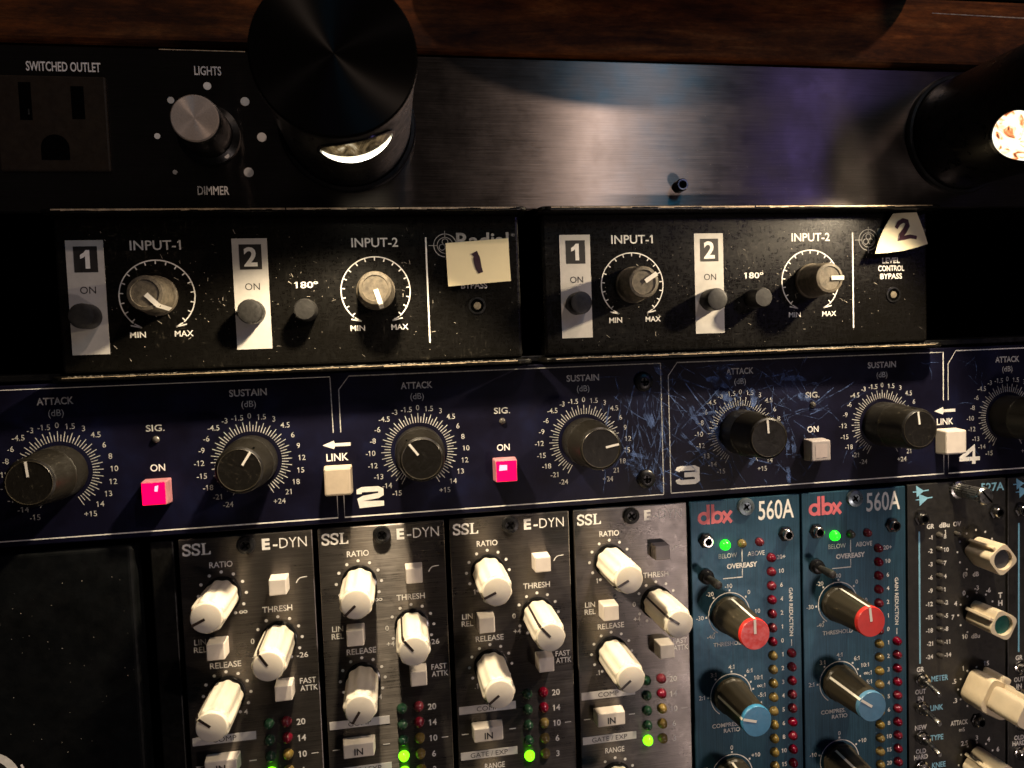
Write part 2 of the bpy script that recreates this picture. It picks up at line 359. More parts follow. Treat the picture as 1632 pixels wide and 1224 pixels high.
    def build(s, name, m, parent=None, loc=(0, 0, 0), smooth=None, bevel=0, seg=2):
        me = bpy.data.meshes.new(name)
        me.from_pydata([(x*S, -h*S, z*S) for x, z, h in s.v], [], s.f)
        uv = me.uv_layers.new(name='UVMap')
        for lp in me.loops:
            q = me.vertices[lp.vertex_index].co; uv.data[lp.index].uv = (q.x*10, q.z*10)
        me.materials.append(m); me.update()
        if smooth:
            me.shade_smooth(); me.set_sharp_from_angle(angle=math.radians(smooth))
        o = bpy.data.objects.new(name, me); COL.objects.link(o)
        o.location = (loc[0]*S, -loc[2]*S, loc[1]*S)
        if parent: o.parent = parent
        if bevel:
            bv = o.modifiers.new('bevel', 'BEVEL'); bv.width = bevel*S; bv.segments = seg; bv.limit_method = 'ANGLE'; bv.angle_limit = math.radians(50)
        return o
def tag(o, label, cat, group=None):
    o['label'] = label; o['category'] = cat
    if group: o['group'] = group
    return o
def thing(name, label, cat, x=0, z=0, h=0, group=None):
    o = bpy.data.objects.new(name, None); COL.objects.link(o); o.empty_display_size = 0.01
    o.location = (x*S, -h*S, z*S); return tag(o, label, cat, group)
def kids(o): return [q for q in bpy.data.objects if q.parent == o]
def copy_tree(o, parent=None):
    c_ = o.copy(); COL.objects.link(c_)
    if parent: c_.parent = parent
    for ch in sorted(kids(o), key=lambda q: q.name): copy_tree(ch, c_)
    return c_
def turn(o, deg):             # turn a knob: positive is anticlockwise seen from the front
    o.rotation_euler = (0, -math.radians(deg), 0)

# ------------------------------------------------------------------ setting: the rack round the gear
st = MB().box(-500, 1200, -600, 700, -170, -110).build('rack_interior', MT['void']); st['kind'] = 'structure'
ws = MB().box(-160, 460, 135.4, 157.0, -60, 1.2).build('wooden_shelf', MT['wood'], bevel=1.6, seg=3)
MB().stroke([(238, 151.9), (252, 151.75), (268, 151.6), (290, 151.5)], 0.45, 1.24, lambda q_: 0.5+0.5*q_).build('scratch', MT['bare_edge_glint'], ws)
tag(ws, 'worn reddish brown wooden shelf edge above the black power panel', 'shelf')
hp = [(-160, -60), (460, -60), (460, -1)]+[(152+78*math.cos(math.radians(t)), -1+33*math.sin(math.radians(t))**0.9) for t in range(6, 175, 6)]+[(-160, -1)]  # bowed front added out of view to cast the lens-shaped shadow
hm = MB(); n_ = len(hp); hm.add([(x, 158.5, h) for x, h in hp]+[(x, 215, h) for x, h in hp], [tuple(range(n_)), tuple(range(2*n_-1, n_-1, -1))]+[(i, n_+i, n_+(i+1) % n_, (i+1) % n_) for i in range(n_)])
tag(hm.build('shadow_housing', MT['black_matte']), 'black housing added above the wooden shelf edge, bowed to cast a curved shadow', 'housing')
tag(MB().box(-160, 460, 45.2, 47.0, -100, -2.2).build('rack_tray', MT['black'], bevel=0.3), 'thin black tray holding the two small black mixer boxes', 'tray')

# ------------------------------------------------------------------ power conditioner with dimmer and pull-out lamps
pc = thing('power_conditioner', 'black brushed power panel with outlet, dimmer knob and two pull-out lamps', 'power conditioner', -96, 90)
PX, PZ = -96, 90
def rel(x, z): return (x-PX, z-PZ)
m = MB().box(0, 482, 0.6, 44.2, -3, 0); m.build('front_panel', MT['furman_plate'], pc, bevel=0.35)
for s_, lx_, lz_, lh_, lw_ in (('SWITCHED OUTLET', -20.6, 128.75, 2.35, 18.3), ('LIGHTS', 15.9, 128.6, 2.3, 7.0), ('DIMMER', 15.6, 96.1, 2.3, 8.3)):
    MB().text(s_, *rel(lx_, lz_), lh_, lw_, 0.012).build('lettering', MT['ink'], pc)
m = MB()
for i, r in enumerate((0.62, 0.78, 0.9, 1.05, 1.2, 1.28, 1.33)):
    t = math.radians(225-45*i); x, z = rel(15.55+13.7*math.cos(t), 110.8+13.7*math.sin(t)); m.disc(x, z, r, 0.06)
m.build('scale_dots', MT['ink'], pc)
kx, kz = rel(15.55, 110.8)
k = MB().lathe([(8.2, 0.2), (8.2, 2.0), (6.6, 3.0), (6.3, 15.2), (6.1, 15.7), (5.9, 15.8)], n=56).build('dimmer_knob', MT['tube_black'], pc, (kx, kz, 0), smooth=35)
MB().lathe([(5.9, 15.8), (5.9, 16.2), (5.6, 16.5), (0.05, 16.45)], n=64, cap0=False).build('knob_cap', MT['spun_alu'], k, smooth=35)
m = MB().disc(7.4*math.cos(math.radians(-52)), 7.4*math.sin(math.radians(-52)), 0.72, 2.6).build('pointer_dot', MT['ink'], k)
ol = MB()
x0, z0 = rel(-37.4, 101.0); x1, z1 = rel(-10.2, 126.1)
ol.box(x0, x1, z0, z1, 0.0, 0.9); o_out = ol.build('outlet', MT['outlet'], pc, bevel=0.5)
m = MB(); q = lambda x, z: rel(x, z)
xa, za = rel(-31.6, 114.4); m.rect(xa, xa+3.0, za, za+9.8, 0.95)
xa, za = rel(-18.9, 114.8); m.rect(xa, xa+3.2, za, za+8.6, 0.95)
cx_, cz_ = rel(-23.6, 107.2); g = [(cx_+3.5*math.cos(math.radians(t)), cz_+3.5*math.sin(math.radians(t))) for t in range(0, 181, 12)]+[(cx_-3.5, cz_-3.2), (cx_+3.5, cz_-3.2)]
m.poly(g, 0.95); m.build('socket_slots', MT['void'], o_out)
m = MB(); xa, za = rel(-30.0, 115.4); m.rect(xa+0.4, xa+0.75, za+0.4, za+1.9, 0.99); m.build('slot_contact', MT['steel'], o_out)
xa, za = rel(3.6, 134.02); MB().rect(xa, xa+22.4, za-0.10, za+0.12, 0.03).build('edge_wear_glint', MT['bare_edge_glint'], pc)  # painted highlight of the panel's top bevel
fl = MB(); rnd = random.Random(31)
for i in range(150):
    fx, fz = rel(rnd.gauss(185, 26), 91+abs(rnd.gauss(0, 11)))
    if rel(80, 0)[0] < fx < rel(224, 0)[0] and fz < 42: fl.stroke([(fx, fz), (fx+rnd.uniform(0.08, 0.4), fz+rnd.uniform(-0.15, 0.15))], rnd.uniform(0.05, 0.16), 0.04)
fo_ = fl.build('dust', MT['dust'], pc); fo_['kind'] = 'stuff'
# small threaded post with its hex socket
px, pz = rel(151.2, 97.0)
po = MB().lathe([(1.9, 0), (1.9, 3.6), (1.6, 4.0), (1.15, 4.0), (1.15, 2.4)], n=24, cap1=False).build('post', MT['screw_black'], pc, (px, pz, 0), smooth=35)
MB().arc(0, 0, 1.25, 1.62, 0, 360, 4.03, 24).build('post_rim', MT['steel'], po); MB().disc(0, 0, 1.14, 2.5).build('socket', MT['void'], po)

def window_lamp(ax, az, length, rad, nrm, wh, wr, flange, kind):
    cx, cz = rel(ax, az)
    tb = MB().lathe([(rad, 0.1), (rad, length-3.0)], n=72).build('lamp_tube', MT['tube_black'], pc, (cx, cz, 0), smooth=35)
    MB().lathe([(rad+1.6, 0.05), (rad+1.6, 1.0), (rad+1.2, 1.6), (rad+0.3, 1.7)], n=72, cap1=False).build('flange', MT['black'], tb, smooth=40)
    MB().lathe([(rad-0.6, length-3.0), (rad+0.35, length-2.8), (rad+0.35, length-0.5), (rad-0.1, length), (0.05, length-0.1)], n=96).build('end_cap', MT['spun_black'], tb, smooth=30)
    # round window lying on the tube's wall, centred on nrm
    a0 = math.atan2(nrm[1], nrm[0])
    def wall(r, t, off, hs=1.0, h0=0.0):
        an = a0-r*math.cos(t)/rad; q_ = rad+off
        return (q_*math.cos(an), q_*math.sin(an), wh+h0+r*math.sin(t)*hs)
    def band(specs, name, m, n=48, fill=False):
        v = [wall(r, 2*math.pi*i/n, off) for r, off in specs for i in range(n)]
        f = [(j*n+i, j*n+(i+1) % n, (j+1)*n+(i+1) % n, (j+1)*n+i) for j in range(len(specs)-1) for i in range(n)]
        if fill: f.append(tuple((len(specs)-1)*n+i for i in range(n)))
        return MB().add(v, f).build(name, m, tb, smooth=40)
    band([(wr+1.0, -0.05), (wr+0.9, 0.35), (wr+0.1, 0.35), (wr, 0.08)], 'window_rim', MT['gloss_black'])
    if kind == 'down':
        band([(wr, 0.10), (wr*0.8, 0.12), (wr*0.6, 0.13), (wr*0.4, 0.14), (wr*0.2, 0.14), (0.05, 0.14)], 'reflector', MT['lens_glass'], fill=True)
        n = 28; v = []
        for i in range(n+1):
            t = math.pi*1.02+math.pi*0.96*i/n
            v += [wall(wr*0.98, t, 0.20), (lambda p_: (p_[0], p_[1], wh-wr*0.30+wr*0.66*math.sin(t)*0.45))(wall(wr*0.98, t, 0.24))] if False else [wall(wr*0.98, t, 0.20), wall(wr*0.98, t, 0.24, 0.40)]
        MB().add(v, [(2*i, 2*i+1, 2*i+3, 2*i+2) for i in range(n)]).build('lens', MT['lens_hot'], tb)
    else:
        band([(wr, 0.10), (wr*0.8, 0.16), (wr*0.6, 0.2), (wr*0.4, 0.22), (wr*0.2, 0.23), (0.05, 0.23)], 'lens', MT['lens'], fill=True)
    return tb
window_lamp(LT[0], LT[1], 50.5, 17.6, LN, LH, 8.8, 20, 'down')
window_lamp(RT[0], RT[1], 50.5, 17.6, RN, RH, 9.0, 20, 'side')

# ------------------------------------------------------------------ two small mixer boxes on the tray
def hook(mb, cx, cz, r, a, sgn, h):
    t = math.radians(a); x, z = cx+r*math.cos(t), cz+r*math.sin(t)
    mb.stroke([(x, z), (x+sgn*1.9, z-1.3+0.2)], 0.34, h); mb.stroke([(x+sgn*1.9, z-1.1), (x-sgn*1.0, z-0.4)], 0.34, h)
def box_knob(parent, x, z, ang):
    k = MB().lathe([(5.5, 0.2), (5.5, 1.2), (5.15, 1.6), (4.75, 9.6), (4.4, 10.4), (3.6, 10.6), (3.45, 10.35), (0.05, 10.35)], n=48).build('level_knob', MT['knob_dusty'], parent, (x, z, 0), smooth=30)
    p = MB().tick(0, 0, 0, 0.4, 4.4, 1.3, 10.74); p.strip(0, (4.45, 10.55), (5.15, 1.8), 1.25, 0.2); p.tick(0, 0, 0, 4.2, 4.66, 1.3, 10.62)
    p.build('pointer', MT['pointer_w'], k); turn(k, ang); return k
def mixer_box(x0, label, c0, c1, f0, f1):
    b_ = thing('mixer_box', label, 'mixer box', x0, 45, 0, 'small mixer boxes side by side on the tray')
    Z = lambda z: z-45.0
    MB().box(c0, c1, 1.6, 44.2, -60, 0).build('case', MT['box_paint'], b_, bevel=1.0, seg=3)
    def plate(z0, z1):
        r = 3.2; w0, w1, hf = f0, f1, 7.2; pts = [(w0, -60), (w1, -60), (w1, hf-r)]
        mb = MB(); pl = [(w0, -60), (w1, -60)]
        for i in range(7): t = math.radians(90*i/6); pl.append((w1-r+r*math.cos(t), hf-r+r*math.sin(t)))
        for i in range(7): t = math.radians(90+90*i/6); pl.append((w0+r+r*math.cos(t), hf-r+r*math.sin(t)))
        n = len(pl); v = [(x, z0, h) for x, h in pl]+[(x, z1, h) for x, h in pl]
        return mb.add(v, [tuple(range(n)), tuple(range(2*n-1, n-1, -1))]+[(i, n+i, n+(i+1) % n, (i+1) % n) for i in range(n)])
    plate(Z(89.0), Z(90.2)).build('top_flange', MT['box_paint'], b_, bevel=0.35)
    plate(Z(44.9), Z(46.3)).build('bottom_flange', MT['box_paint'], b_, bevel=0.4)
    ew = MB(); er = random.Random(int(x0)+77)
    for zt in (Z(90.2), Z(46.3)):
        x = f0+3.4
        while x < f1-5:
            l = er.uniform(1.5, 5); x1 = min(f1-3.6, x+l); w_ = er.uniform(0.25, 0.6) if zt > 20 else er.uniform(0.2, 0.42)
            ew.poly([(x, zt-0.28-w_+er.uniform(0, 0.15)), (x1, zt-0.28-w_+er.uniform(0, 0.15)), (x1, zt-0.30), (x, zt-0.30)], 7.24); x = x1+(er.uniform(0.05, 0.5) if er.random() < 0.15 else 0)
    e_ = ew.build('edge_wear_glint', MT['bare_edge_glint'], b_); e_['kind'] = 'stuff'  # rubbed metal with the flange's gloss reflection painted in
    X = lambda x: x+26.4
    ink = MB(); dark = []
    for i, lx in ((1, -23.15), (2, 19.6)):
        sp = MB().box(X(lx), X(lx+9.5), Z(51.9), Z(82.85), 0.0, 0.12).build('label_strip', MT['label_grey'], b_)
        d = MB()
        sq = [(X(lx+1.9), Z(74.2)), (X(lx+7.9), Z(74.2)), (X(lx+7.9), Z(81.2)), (X(lx+1.9), Z(81.2))]
        MB().poly(sq, 0.16).build('numeral_plate', MT['ink_dark'], sp); d.text('ON', X(lx+5.0), Z(69.4), 1.9, 4.0, 0.0, h=0.16); d.build('lettering', MT['ink_dark'], sp)
        nm = MB(); nx, nz = X(lx+4.9), Z(77.7)
        if i == 1: nm.poly([(nx-0.1, nz-2.5), (nx+1.05, nz-2.5), (nx+1.05, nz+2.5), (nx+0.1, nz+2.5), (nx-0.5, nz+1.75), (nx-1.35, nz+1.2), (nx-1.35, nz+0.15), (nx-0.6, nz+0.45), (nx-0.1, nz+0.85)], 0.2)
        else: nm.text('2', nx, nz, 4.9, 3.6, 0.03, h=0.20)
        nm.build('numeral', MT['ink'], sp)
        MB().lathe([(3.4, 0.1), (3.4, 4.9), (3.1, 5.6), (2.4, 5.8), (0.05, 5.7)], n=36).build('push_button', MT['button_black'], b_, (X(lx+4.8), Z(62.2), 0), smooth=35)
    MB().lathe([(3.1, 0.1), (3.1, 5.6), (2.7, 6.3), (0.05, 6.4)], n=36).build('push_button', MT['button_black'], b_, (X(39.1), Z(62.3), 0), smooth=35)
    ink.text('180º', X(39.2), Z(69.6), 1.75, 6.6, 0.015)
    for cx, s_ in ((-0.65, 'INPUT-1'), (58.6, 'INPUT-2')):
        ink.text(s_, X(cx+0.3), Z(81.3), 2.5, 13.2, 0.012)
        ink.arc(X(cx), Z(67.4), 9.65, 9.98, -48, 228, 0.06, 80)
        for j in range(17): ink.tick(X(cx), Z(67.4), -45+j*270/16, 8.75, 9.7, 0.32, 0.06)
        hook(ink, X(cx), Z(67.4), 9.8, -50, -1, 0.06); hook(ink, X(cx), Z(67.4), 9.8, 230, 1, 0.06)
        ink.text('MIN', X(cx-5.6), Z(56.9), 1.55, 4.1, 0.014); ink.text('MAX', X(cx+6.4), Z(56.9), 1.55, 4.9, 0.014)
    ink.rect(X(73.3), X(73.75), Z(52), Z(82.6), 0.06)
    for z, s_, wd in ((73.5, 'LEVEL', 6.4), (70.95, 'CONTROL', 9.4), (68.4, 'BYPASS', 7.8)): ink.text(s_, X(87.2), Z(z), 1.7, wd, 0.02)
    ink.build('lettering', MT['ink'], b_)
    lg = MB(); cx, cz = X(79.1), Z(80.2)
    lg.arc(cx, cz, 3.2, 3.45, 0, 360, 0.06, 48); lg.arc(cx, cz, 2.2, 2.4, 0, 360, 0.06, 40)
    for t in (90, 210, 330): lg.arc(cx+1.05*math.cos(math.radians(t)), cz+1.05*math.sin(math.radians(t)), 0.75, 0.95, 0, 360, 0.06, 20)
    lg.rect(cx-4.8, cx-2.2, cz-0.11, cz+0.11, 0.06); lg.rect(cx-0.11, cx+0.11, cz+2.3, cz+4.2, 0.06); lg.rect(cx-0.11, cx+0.11, cz-4.2, cz-2.3, 0.06)
    lg.text('Radial', X(90.2), Z(81.6), 4.2, 15.6, 0.02); lg.text('®', X(99.3), Z(83.0), 0.9, 1.2)
    lg.build('logo', MT['logo_ink'], b_)
    hl = MB().lathe([(2.6, 0.02), (2.5, 0.35), (2.0, 0.4), (1.95, 0.1)], n=32, cap1=False).build('recessed_switch', MT['screw_black'], b_, (X(87.8), Z(62.4), 0), smooth=35)
    MB().disc(0, 0, 1.95, 0.08).build('hole', MT['void'], hl); MB().lathe([(1.1, 0.09), (1.1, 0.25), (0.6, 0.3)], n=20).build('plunger', MT['knob_dusty'], hl, (0.1, 0, 0), smooth=40)
    d = MB(); rnd = random.Random(int(x0*10)+900)
    for i in range(240):
        if i < 150: x = rnd.gauss(46 if x0 < 0 else 60, 24); z = rnd.gauss(22, 8)
        else: x = rnd.uniform(2, 125); z = rnd.uniform(3, 40)
        if not (2 < x < 125 and 2.5 < z < 40): continue
        l = rnd.uniform(0.1, 0.35) if rnd.random() < 0.8 else rnd.uniform(0.5, 1.4)
        t = rnd.gauss(2.3, 0.5) if rnd.random() < 0.75 else rnd.uniform(0, 3.1); wd = rnd.uniform(0.05, 0.15)
        d.stroke([(x, z), (x+l*math.cos(t), z+l*math.sin(t))], wd, 0.04)
    for i in range(120):
        x = rnd.uniform(3, 125); d.stroke([(x, 1.25), (x+rnd.uniform(0.1, 0.7), 1.25+rnd.uniform(-0.25, 0.2))], rnd.uniform(0.05, 0.16), 7.23)
    dd = d.build('dust', MT['dust'], b_); dd['kind'] = 'stuff'
    return b_, X, Z
b1, X, Z = mixer_box(-26.4, 'black mixer box with a flat yellow note stuck over its maker\'s mark', 0.3, 127.5, -0.3, 129.2)
box_knob(b1, X(-0.65), Z(67.4), -46); box_knob(b1, X(58.6), Z(67.4), -73)
b2, X, Z = mixer_box(110.05, 'black mixer box with a torn curled note hanging from its top lip', -2.2, 126.9, -3.9, 127.4)
box_knob(b2, X(-0.65), Z(67.4), 32); box_knob(b2, X(58.6), Z(67.4), 0)

# paper notes
def sheet(name, label, grid, m, marks, parent=None):
    """grid[j][i] = (x,z,h); a thin curved sheet of paper with a marker stroke on it"""
    nj, ni = len(grid), len(grid[0]); mb = MB(); v = []; f = []
    for off in (0, -0.15):
        for row in grid: v += [(x, z, h+off) for x, z, h in row]
    K = nj*ni
    for j in range(nj-1):
        for i in range(ni-1):
            q = (j*ni+i, j*ni+i+1, (j+1)*ni+i+1, (j+1)*ni+i); f.append(q); f.append(tuple(K+e for e in reversed(q)))
    bd = [i for i in range(ni)]+[j*ni+ni-1 for j in range(1, nj)]+[(nj-1)*ni+i for i in range(ni-2, -1, -1)]+[j*ni for j in range(nj-2, 0, -1)]
    for e in range(len(bd)):
        a_, b_ = bd[e], bd[(e+1) % len(bd)]; f.append((b_, a_, K+a_, K+b_))
    mb.add(v, f); o = mb.build(name, m, smooth=50)
    o.data.materials[0] = m
    def at(u_, v_):
        x = u_*(ni-1); y = v_*(nj-1); i = min(int(x), ni-2); j = min(int(y), nj-2); fx, fy = x-i, y-j
        g = lambda jj, ii: Vector(grid[jj][ii])
        return g(j, i)*(1-fx)*(1-fy)+g(j, i+1)*fx*(1-fy)+g(j+1, i)*(1-fx)*fy+g(j+1, i+1)*fx*fy
    mk = MB()
    for pts, wd in marks:
        P = [at(*p) for p in pts]; n = len(P); L = []; R = []
        for i in range(n):
            p0, p1 = P[max(0, i-1)], P[min(n-1, i+1)]; d = Vector((p1.x-p0.x, p1.y-p0.y)); d.normalize()
            w_ = wd/2*(0.75+0.35*math.sin(math.pi*i/(n-1)))
            L.append((P[i].x-d.y*w_, P[i].y+d.x*w_, P[i].z+0.12)); R.append((P[i].x+d.y*w_, P[i].y-d.x*w_, P[i].z+0.12))
        mk.add(L+R, [(n+i, n+i+1, i+1, i) for i in range(n-1)])
    mk.build('marker_numeral', MT['ink_purple'], o)
    return tag(o, label, 'paper note')
def quadgrid(c00, c10, c11, c01, hf, ni=13, nj=11, wob=None):
    g = []
    for j in range(nj):
        v_ = j/(nj-1); row = []
        for i in range(ni):
            u_ = i/(ni-1)
            x = (c00[0]*(1-u_)+c10[0]*u_)*(1-v_)+(c01[0]*(1-u_)+c11[0]*u_)*v_
            z = (c00[1]*(1-u_)+c10[1]*u_)*(1-v_)+(c01[1]*(1-u_)+c11[1]*u_)*v_
            if wob: dx, dz = wob(u_, v_); x += dx; z += dz
            row.append((x, z, hf(u_, v_)))
        g.append(row)
    return g
g = quadgrid((79.4, 68.1), (97.9, 69.3), (97.8, 82.0), (79.2, 80.8), lambda u_, v_: 0.5+1.3*(1-v_)**2+0.3*u_*(1-v_))
sheet('paper_note', 'flat pale yellow note with a dark 1 on the left mixer box', g, MT['note'], [([(0.42, 0.66), (0.46, 0.71), (0.475, 0.60), (0.485, 0.48), (0.50, 0.36), (0.53, 0.25)], 1.9)])
g = quadgrid((214.6, 75.2), (234.2, 78.2), (231.4, 88.5), (223.0, 88.2), lambda u_, v_: 2.1+2.6*(1-v_)**1.5-1.2*u_*(1-v_)+0.4*math.sin(3*u_), wob=lambda u_, v_: (-1.1*math.sin(math.pi*v_)*(1-u_)*0.6+0.5*math.sin(math.pi*v_)*u_, -0.7*math.sin(math.pi*u_)*(1-v_)))
sheet('paper_note', 'torn cream note with a dark 2 curling off the right mixer box', g, MT['note_white'],
      [([(0.30, 0.62), (0.34, 0.74), (0.45, 0.80), (0.56, 0.77), (0.60, 0.66), (0.53, 0.52), (0.44, 0.40), (0.40, 0.31), (0.52, 0.33), (0.66, 0.34), (0.80, 0.27)], 1.6)])

# ------------------------------------------------------------------ four channel transient unit (dark blue)
BX, BZ = -96, 0.4
tu = thing('transient_processor', 'dark blue scratched four channel unit with attack and sustain knobs', 'audio processor', BX, BZ)
def B(x, z): return (x-BX, z-BZ)
MB().box(0, 482, 0.2, 44.0, -3, 0).build('front_panel', MT['blue_plate'], tu, bevel=0.3)
ink = MB(); worn = MB()
ATT = ['-15', '-14', '-13', '-12', '-10', '-8', '-6', '-4.5', '-3', '-1.5', '0', '1.5', '3', '4.5', '6', '8', '10', '12', '13', '14', '+15']
SUS = ['-24', '-21', '-18', '-15', '-12', '-9', '-6', '-4.5', '-3', '-1.5', '0', '1.5', '3', '4.5', '6', '9', '12', '15', '18', '21', '+24']
def dial(x, title, nums):
    cx, cz = B(x, 20.4)
    worn.text(title, cx, B(0, 39.7)[1], 1.85, 10.2 if title == 'SUSTAIN' else 9.2, 0.02); worn.text('(dB)', cx, B(0, 36.5)[1], 1.75, 3.9, 0.0)
    for i in range(61):
        a_ = 240-5*i; worn.tick(cx, cz, a_, 8.3, 11.1 if i % 2 == 0 else 10.1, 0.22, 0.06)
    for i, s_ in enumerate(nums):
        t = math.radians(240-15*i); rr = 12.7 if i in (9, 11, 10) else 13.1+0.35*len(s_.replace('.', ''))*abs(math.cos(t))
        if i in (0, 20): rr += 0.4
        worn.text(s_, cx+rr*math.cos(t), cz+rr*math.sin(t), 1.5, None, 0.004)
def blue_knob(x, ang):
    cx, cz = B(x, 20.4)
    k = MB().lathe([(7.2, 0.2), (7.1, 7.0), (6.75, 7.6), (6.35, 16.2), (6.0, 17.0), (5.5, 17.3)], n=64).build('rotary_knob', MT['knob_side_shade'], tu, (cx, cz, 0), smooth=28)
    MB().lathe([(5.55, 17.25), (5.45, 17.36), (5.2, 17.25), (0.05, 17.3)], n=64).build('knob_face', MT['knob_black'], k, smooth=28)
    MB().tick(0, 0, 0, 1.5, 5.4, 0.62, 17.42).build('pointer', MT['pointer_w'], k)
    MB().strip(0, (6.45, 14.5), (6.3, 16.4), 0.5, 0.08).build('notch', MT['void'], k)
    turn(k, ang)
for x, ttl, nums, ang in ((-28.3, 'ATTACK', ATT, 95), (21.8, 'SUSTAIN', SUS, 57), (69.1, 'ATTACK', ATT, 127), (119.3, 'SUSTAIN', SUS, 10), (170.4, 'ATTACK', ATT, 94), (220.0, 'SUSTAIN', SUS, 97), (266.8, 'ATTACK', ATT, 140)):
    dial(x, ttl, nums); blue_knob(x, ang)
def square_button(x, z, hw, hz, hh, m, name='push_button', par=None, ins=0.35):
    mb = MB(); p0 = [(x-hw, z-hz), (x+hw, z-hz), (x+hw, z+hz), (x-hw, z+hz)]; k = 0.93
    p1 = [(x+(px-x)*k, z+(pz-z)*k) for px, pz in p0]
    v = [(px, pz, 0.05) for px, pz in p0]+[(px, pz, hh) for px, pz in p1]
    mb.add(v, [(3, 2, 1, 0), (4, 5, 6, 7), (0, 1, 5, 4), (1, 2, 6, 5), (2, 3, 7, 6), (3, 0, 4, 7)])
    return mb.build(name, m, par or tu, bevel=ins)
for i, (x, lit) in enumerate(((-3.3, 1), (94.1, 1), (195.2, 0))):
    bx, bz = B(x, 13.5)
    o = square_button(bx, bz, 3.5, 3.5, 4.6, MT['pink_side'] if lit else MT['button_grey'], 'on_button')
    if lit:
        MB().rect(bx-3.0, bx+3.0, bz-3.0, bz+3.0, 4.72).build('lit_face', MT['pink_on'], o)
        MB().poly([(bx+0.2, bz+0.6), (bx+1.0, bz+0.5), (bx+1.3, bz+2.2), (bx+0.4, bz+2.0)] if i == 0 else [(bx-2.2, bz+0.2), (bx+0.2, bz+0.3), (bx+0.2, bz+1.8), (bx-2.0, bz+1.9)], 4.78).build('light_spot', MT['pink_hot'], o)
    else:
        MB().rect(bx-2.0, bx+2.0, bz-2.2, bz+2.2, 4.68).build('lens', MT['button_pinkgrey'], o)
    ink.text('ON', B(x, 19.9)[0], B(x, 19.9)[1], 1.9, 3.9, 0.012); worn.text('SIG.', B(x, 31.0)[0], B(x, 31.0)[1], 1.75, 4.9, 0.012)
    lx, lz = B(x, 27.8); MB().lathe([(1.0, 0.05), (0.9, 0.5), (0.6, 0.8), (0.2, 0.95)], n=20).build('signal_led', MT['led_clear'], tu, (lx, lz, 0), smooth=60)
for x in (45.6, 243.2):
    bx, bz = B(x, 13.5); square_button(bx, bz, 4.0, 4.2, 5.0, MT['button_beige'] if x < 100 else MT['button_white'], 'link_button', ins=0.5)
    ink.text('LINK', bx-0.1, B(0, 19.9)[1], 2.1, 6.2, 0.012)
    ax, az = B(x, 23.5)
    ink.poly([(ax-4.1, az), (ax-0.9, az+1.25), (ax-0.6, az+0.45), (ax+3.8, az+0.5), (ax+3.8, az-0.5), (ax-0.6, az-0.45), (ax-0.9, az-1.25)], 0.06)
def line(pts, wd=0.28): ink.stroke([B(*p) for p in pts], wd, 0.06)
def wline(pts, wd=0.28): worn.stroke([B(*p) for p in pts], wd, 0.06)
line([(-94, 2.2), (44.9, 2.2), (44.9, 9.0)]); wline([(44.7, 27), (44.5, 43.0)]); line([(-94, 43.2), (44.5, 43.2)], 0.22)
line([(46.8, 9.0), (46.8, 2.2), (144.2, 2.2)]); wline([(144.2, 2.2), (144.2, 43.2)]); wline([(144.2, 43.2), (49.8, 43.2), (46.8, 39.4), (46.8, 27)])
wline([(242.5, 43.0), (149.6, 43.2), (146.6, 39.2), (146.6, 2.4)]); line([(146.6, 2.4), (242.6, 2.4), (242.6, 8.8)]); line([(242.5, 27), (242.5, 43.0), (241.6, 43.0)])
line([(244.3, 8.8), (244.3, 2.4), (384, 2.4)]); line([(244.3, 27), (244.3, 39.0), (247.2, 43.3), (384, 43.3)])
def numeral(d, x, z):
    w_, h_, t = 7.8, 5.9, 1.5; q = lambda u_, v_: B(x+u_*w_, z+v_*h_)
    if d == 2: ink.stroke([q(0.10, 0.66), q(0.10, 0.80), q(0.2, 0.87), q(0.8, 0.87), q(0.9, 0.80), q(0.9, 0.60), q(0.8, 0.53), q(0.25, 0.44), q(0.12, 0.36), q(0.12, 0.13), q(1.0, 0.13)], t, 0.06)
    if d == 3:
        ink.stroke([q(0.06, 0.74), q(0.10, 0.84), q(0.2, 0.87), q(0.8, 0.87), q(0.9, 0.80), q(0.9, 0.60), q(0.8, 0.52), q(0.35, 0.52)], t, 0.06)
        ink.stroke([q(0.78, 0.50), q(0.9, 0.42), q(0.9, 0.20), q(0.8, 0.13), q(0.2, 0.13), q(0.1, 0.18), q(0.06, 0.30)], t, 0.061)
    if d == 4:
        ink.stroke([q(0.72, 0.0), q(0.72, 0.95), q(0.05, 0.32)], t*0.95, 0.06); ink.stroke([q(0.02, 0.30), q(1.02, 0.30)], t*0.9, 0.061)
numeral(2, 50.4, 4.8); numeral(3, 148.4, 4.8); numeral(4, 248.3, 5.0)
ink.build('lettering', MT['ink'], tu); worn.build('dial_scales', MT['ink_worn'], tu)
for z in (37.7, 7.5):
    sx, sz = B(138.5, z)
    s_ = MB().lathe([(2.95, 0.05), (2.8, 0.9), (2.2, 1.4), (1.3, 1.5), (1.2, 1.1), (0.05, 1.0)], n=32).build('panel_screw', MT['screw_black'], tu, (sx, sz, 0), smooth=35)
    MB().tick(0, 0, 0, -1.1, 1.1, 0.5, 1.2).tick(0, 0, 90, -1.1, 1.1, 0.5, 1.21).build('cross_slot', MT['void'], s_)
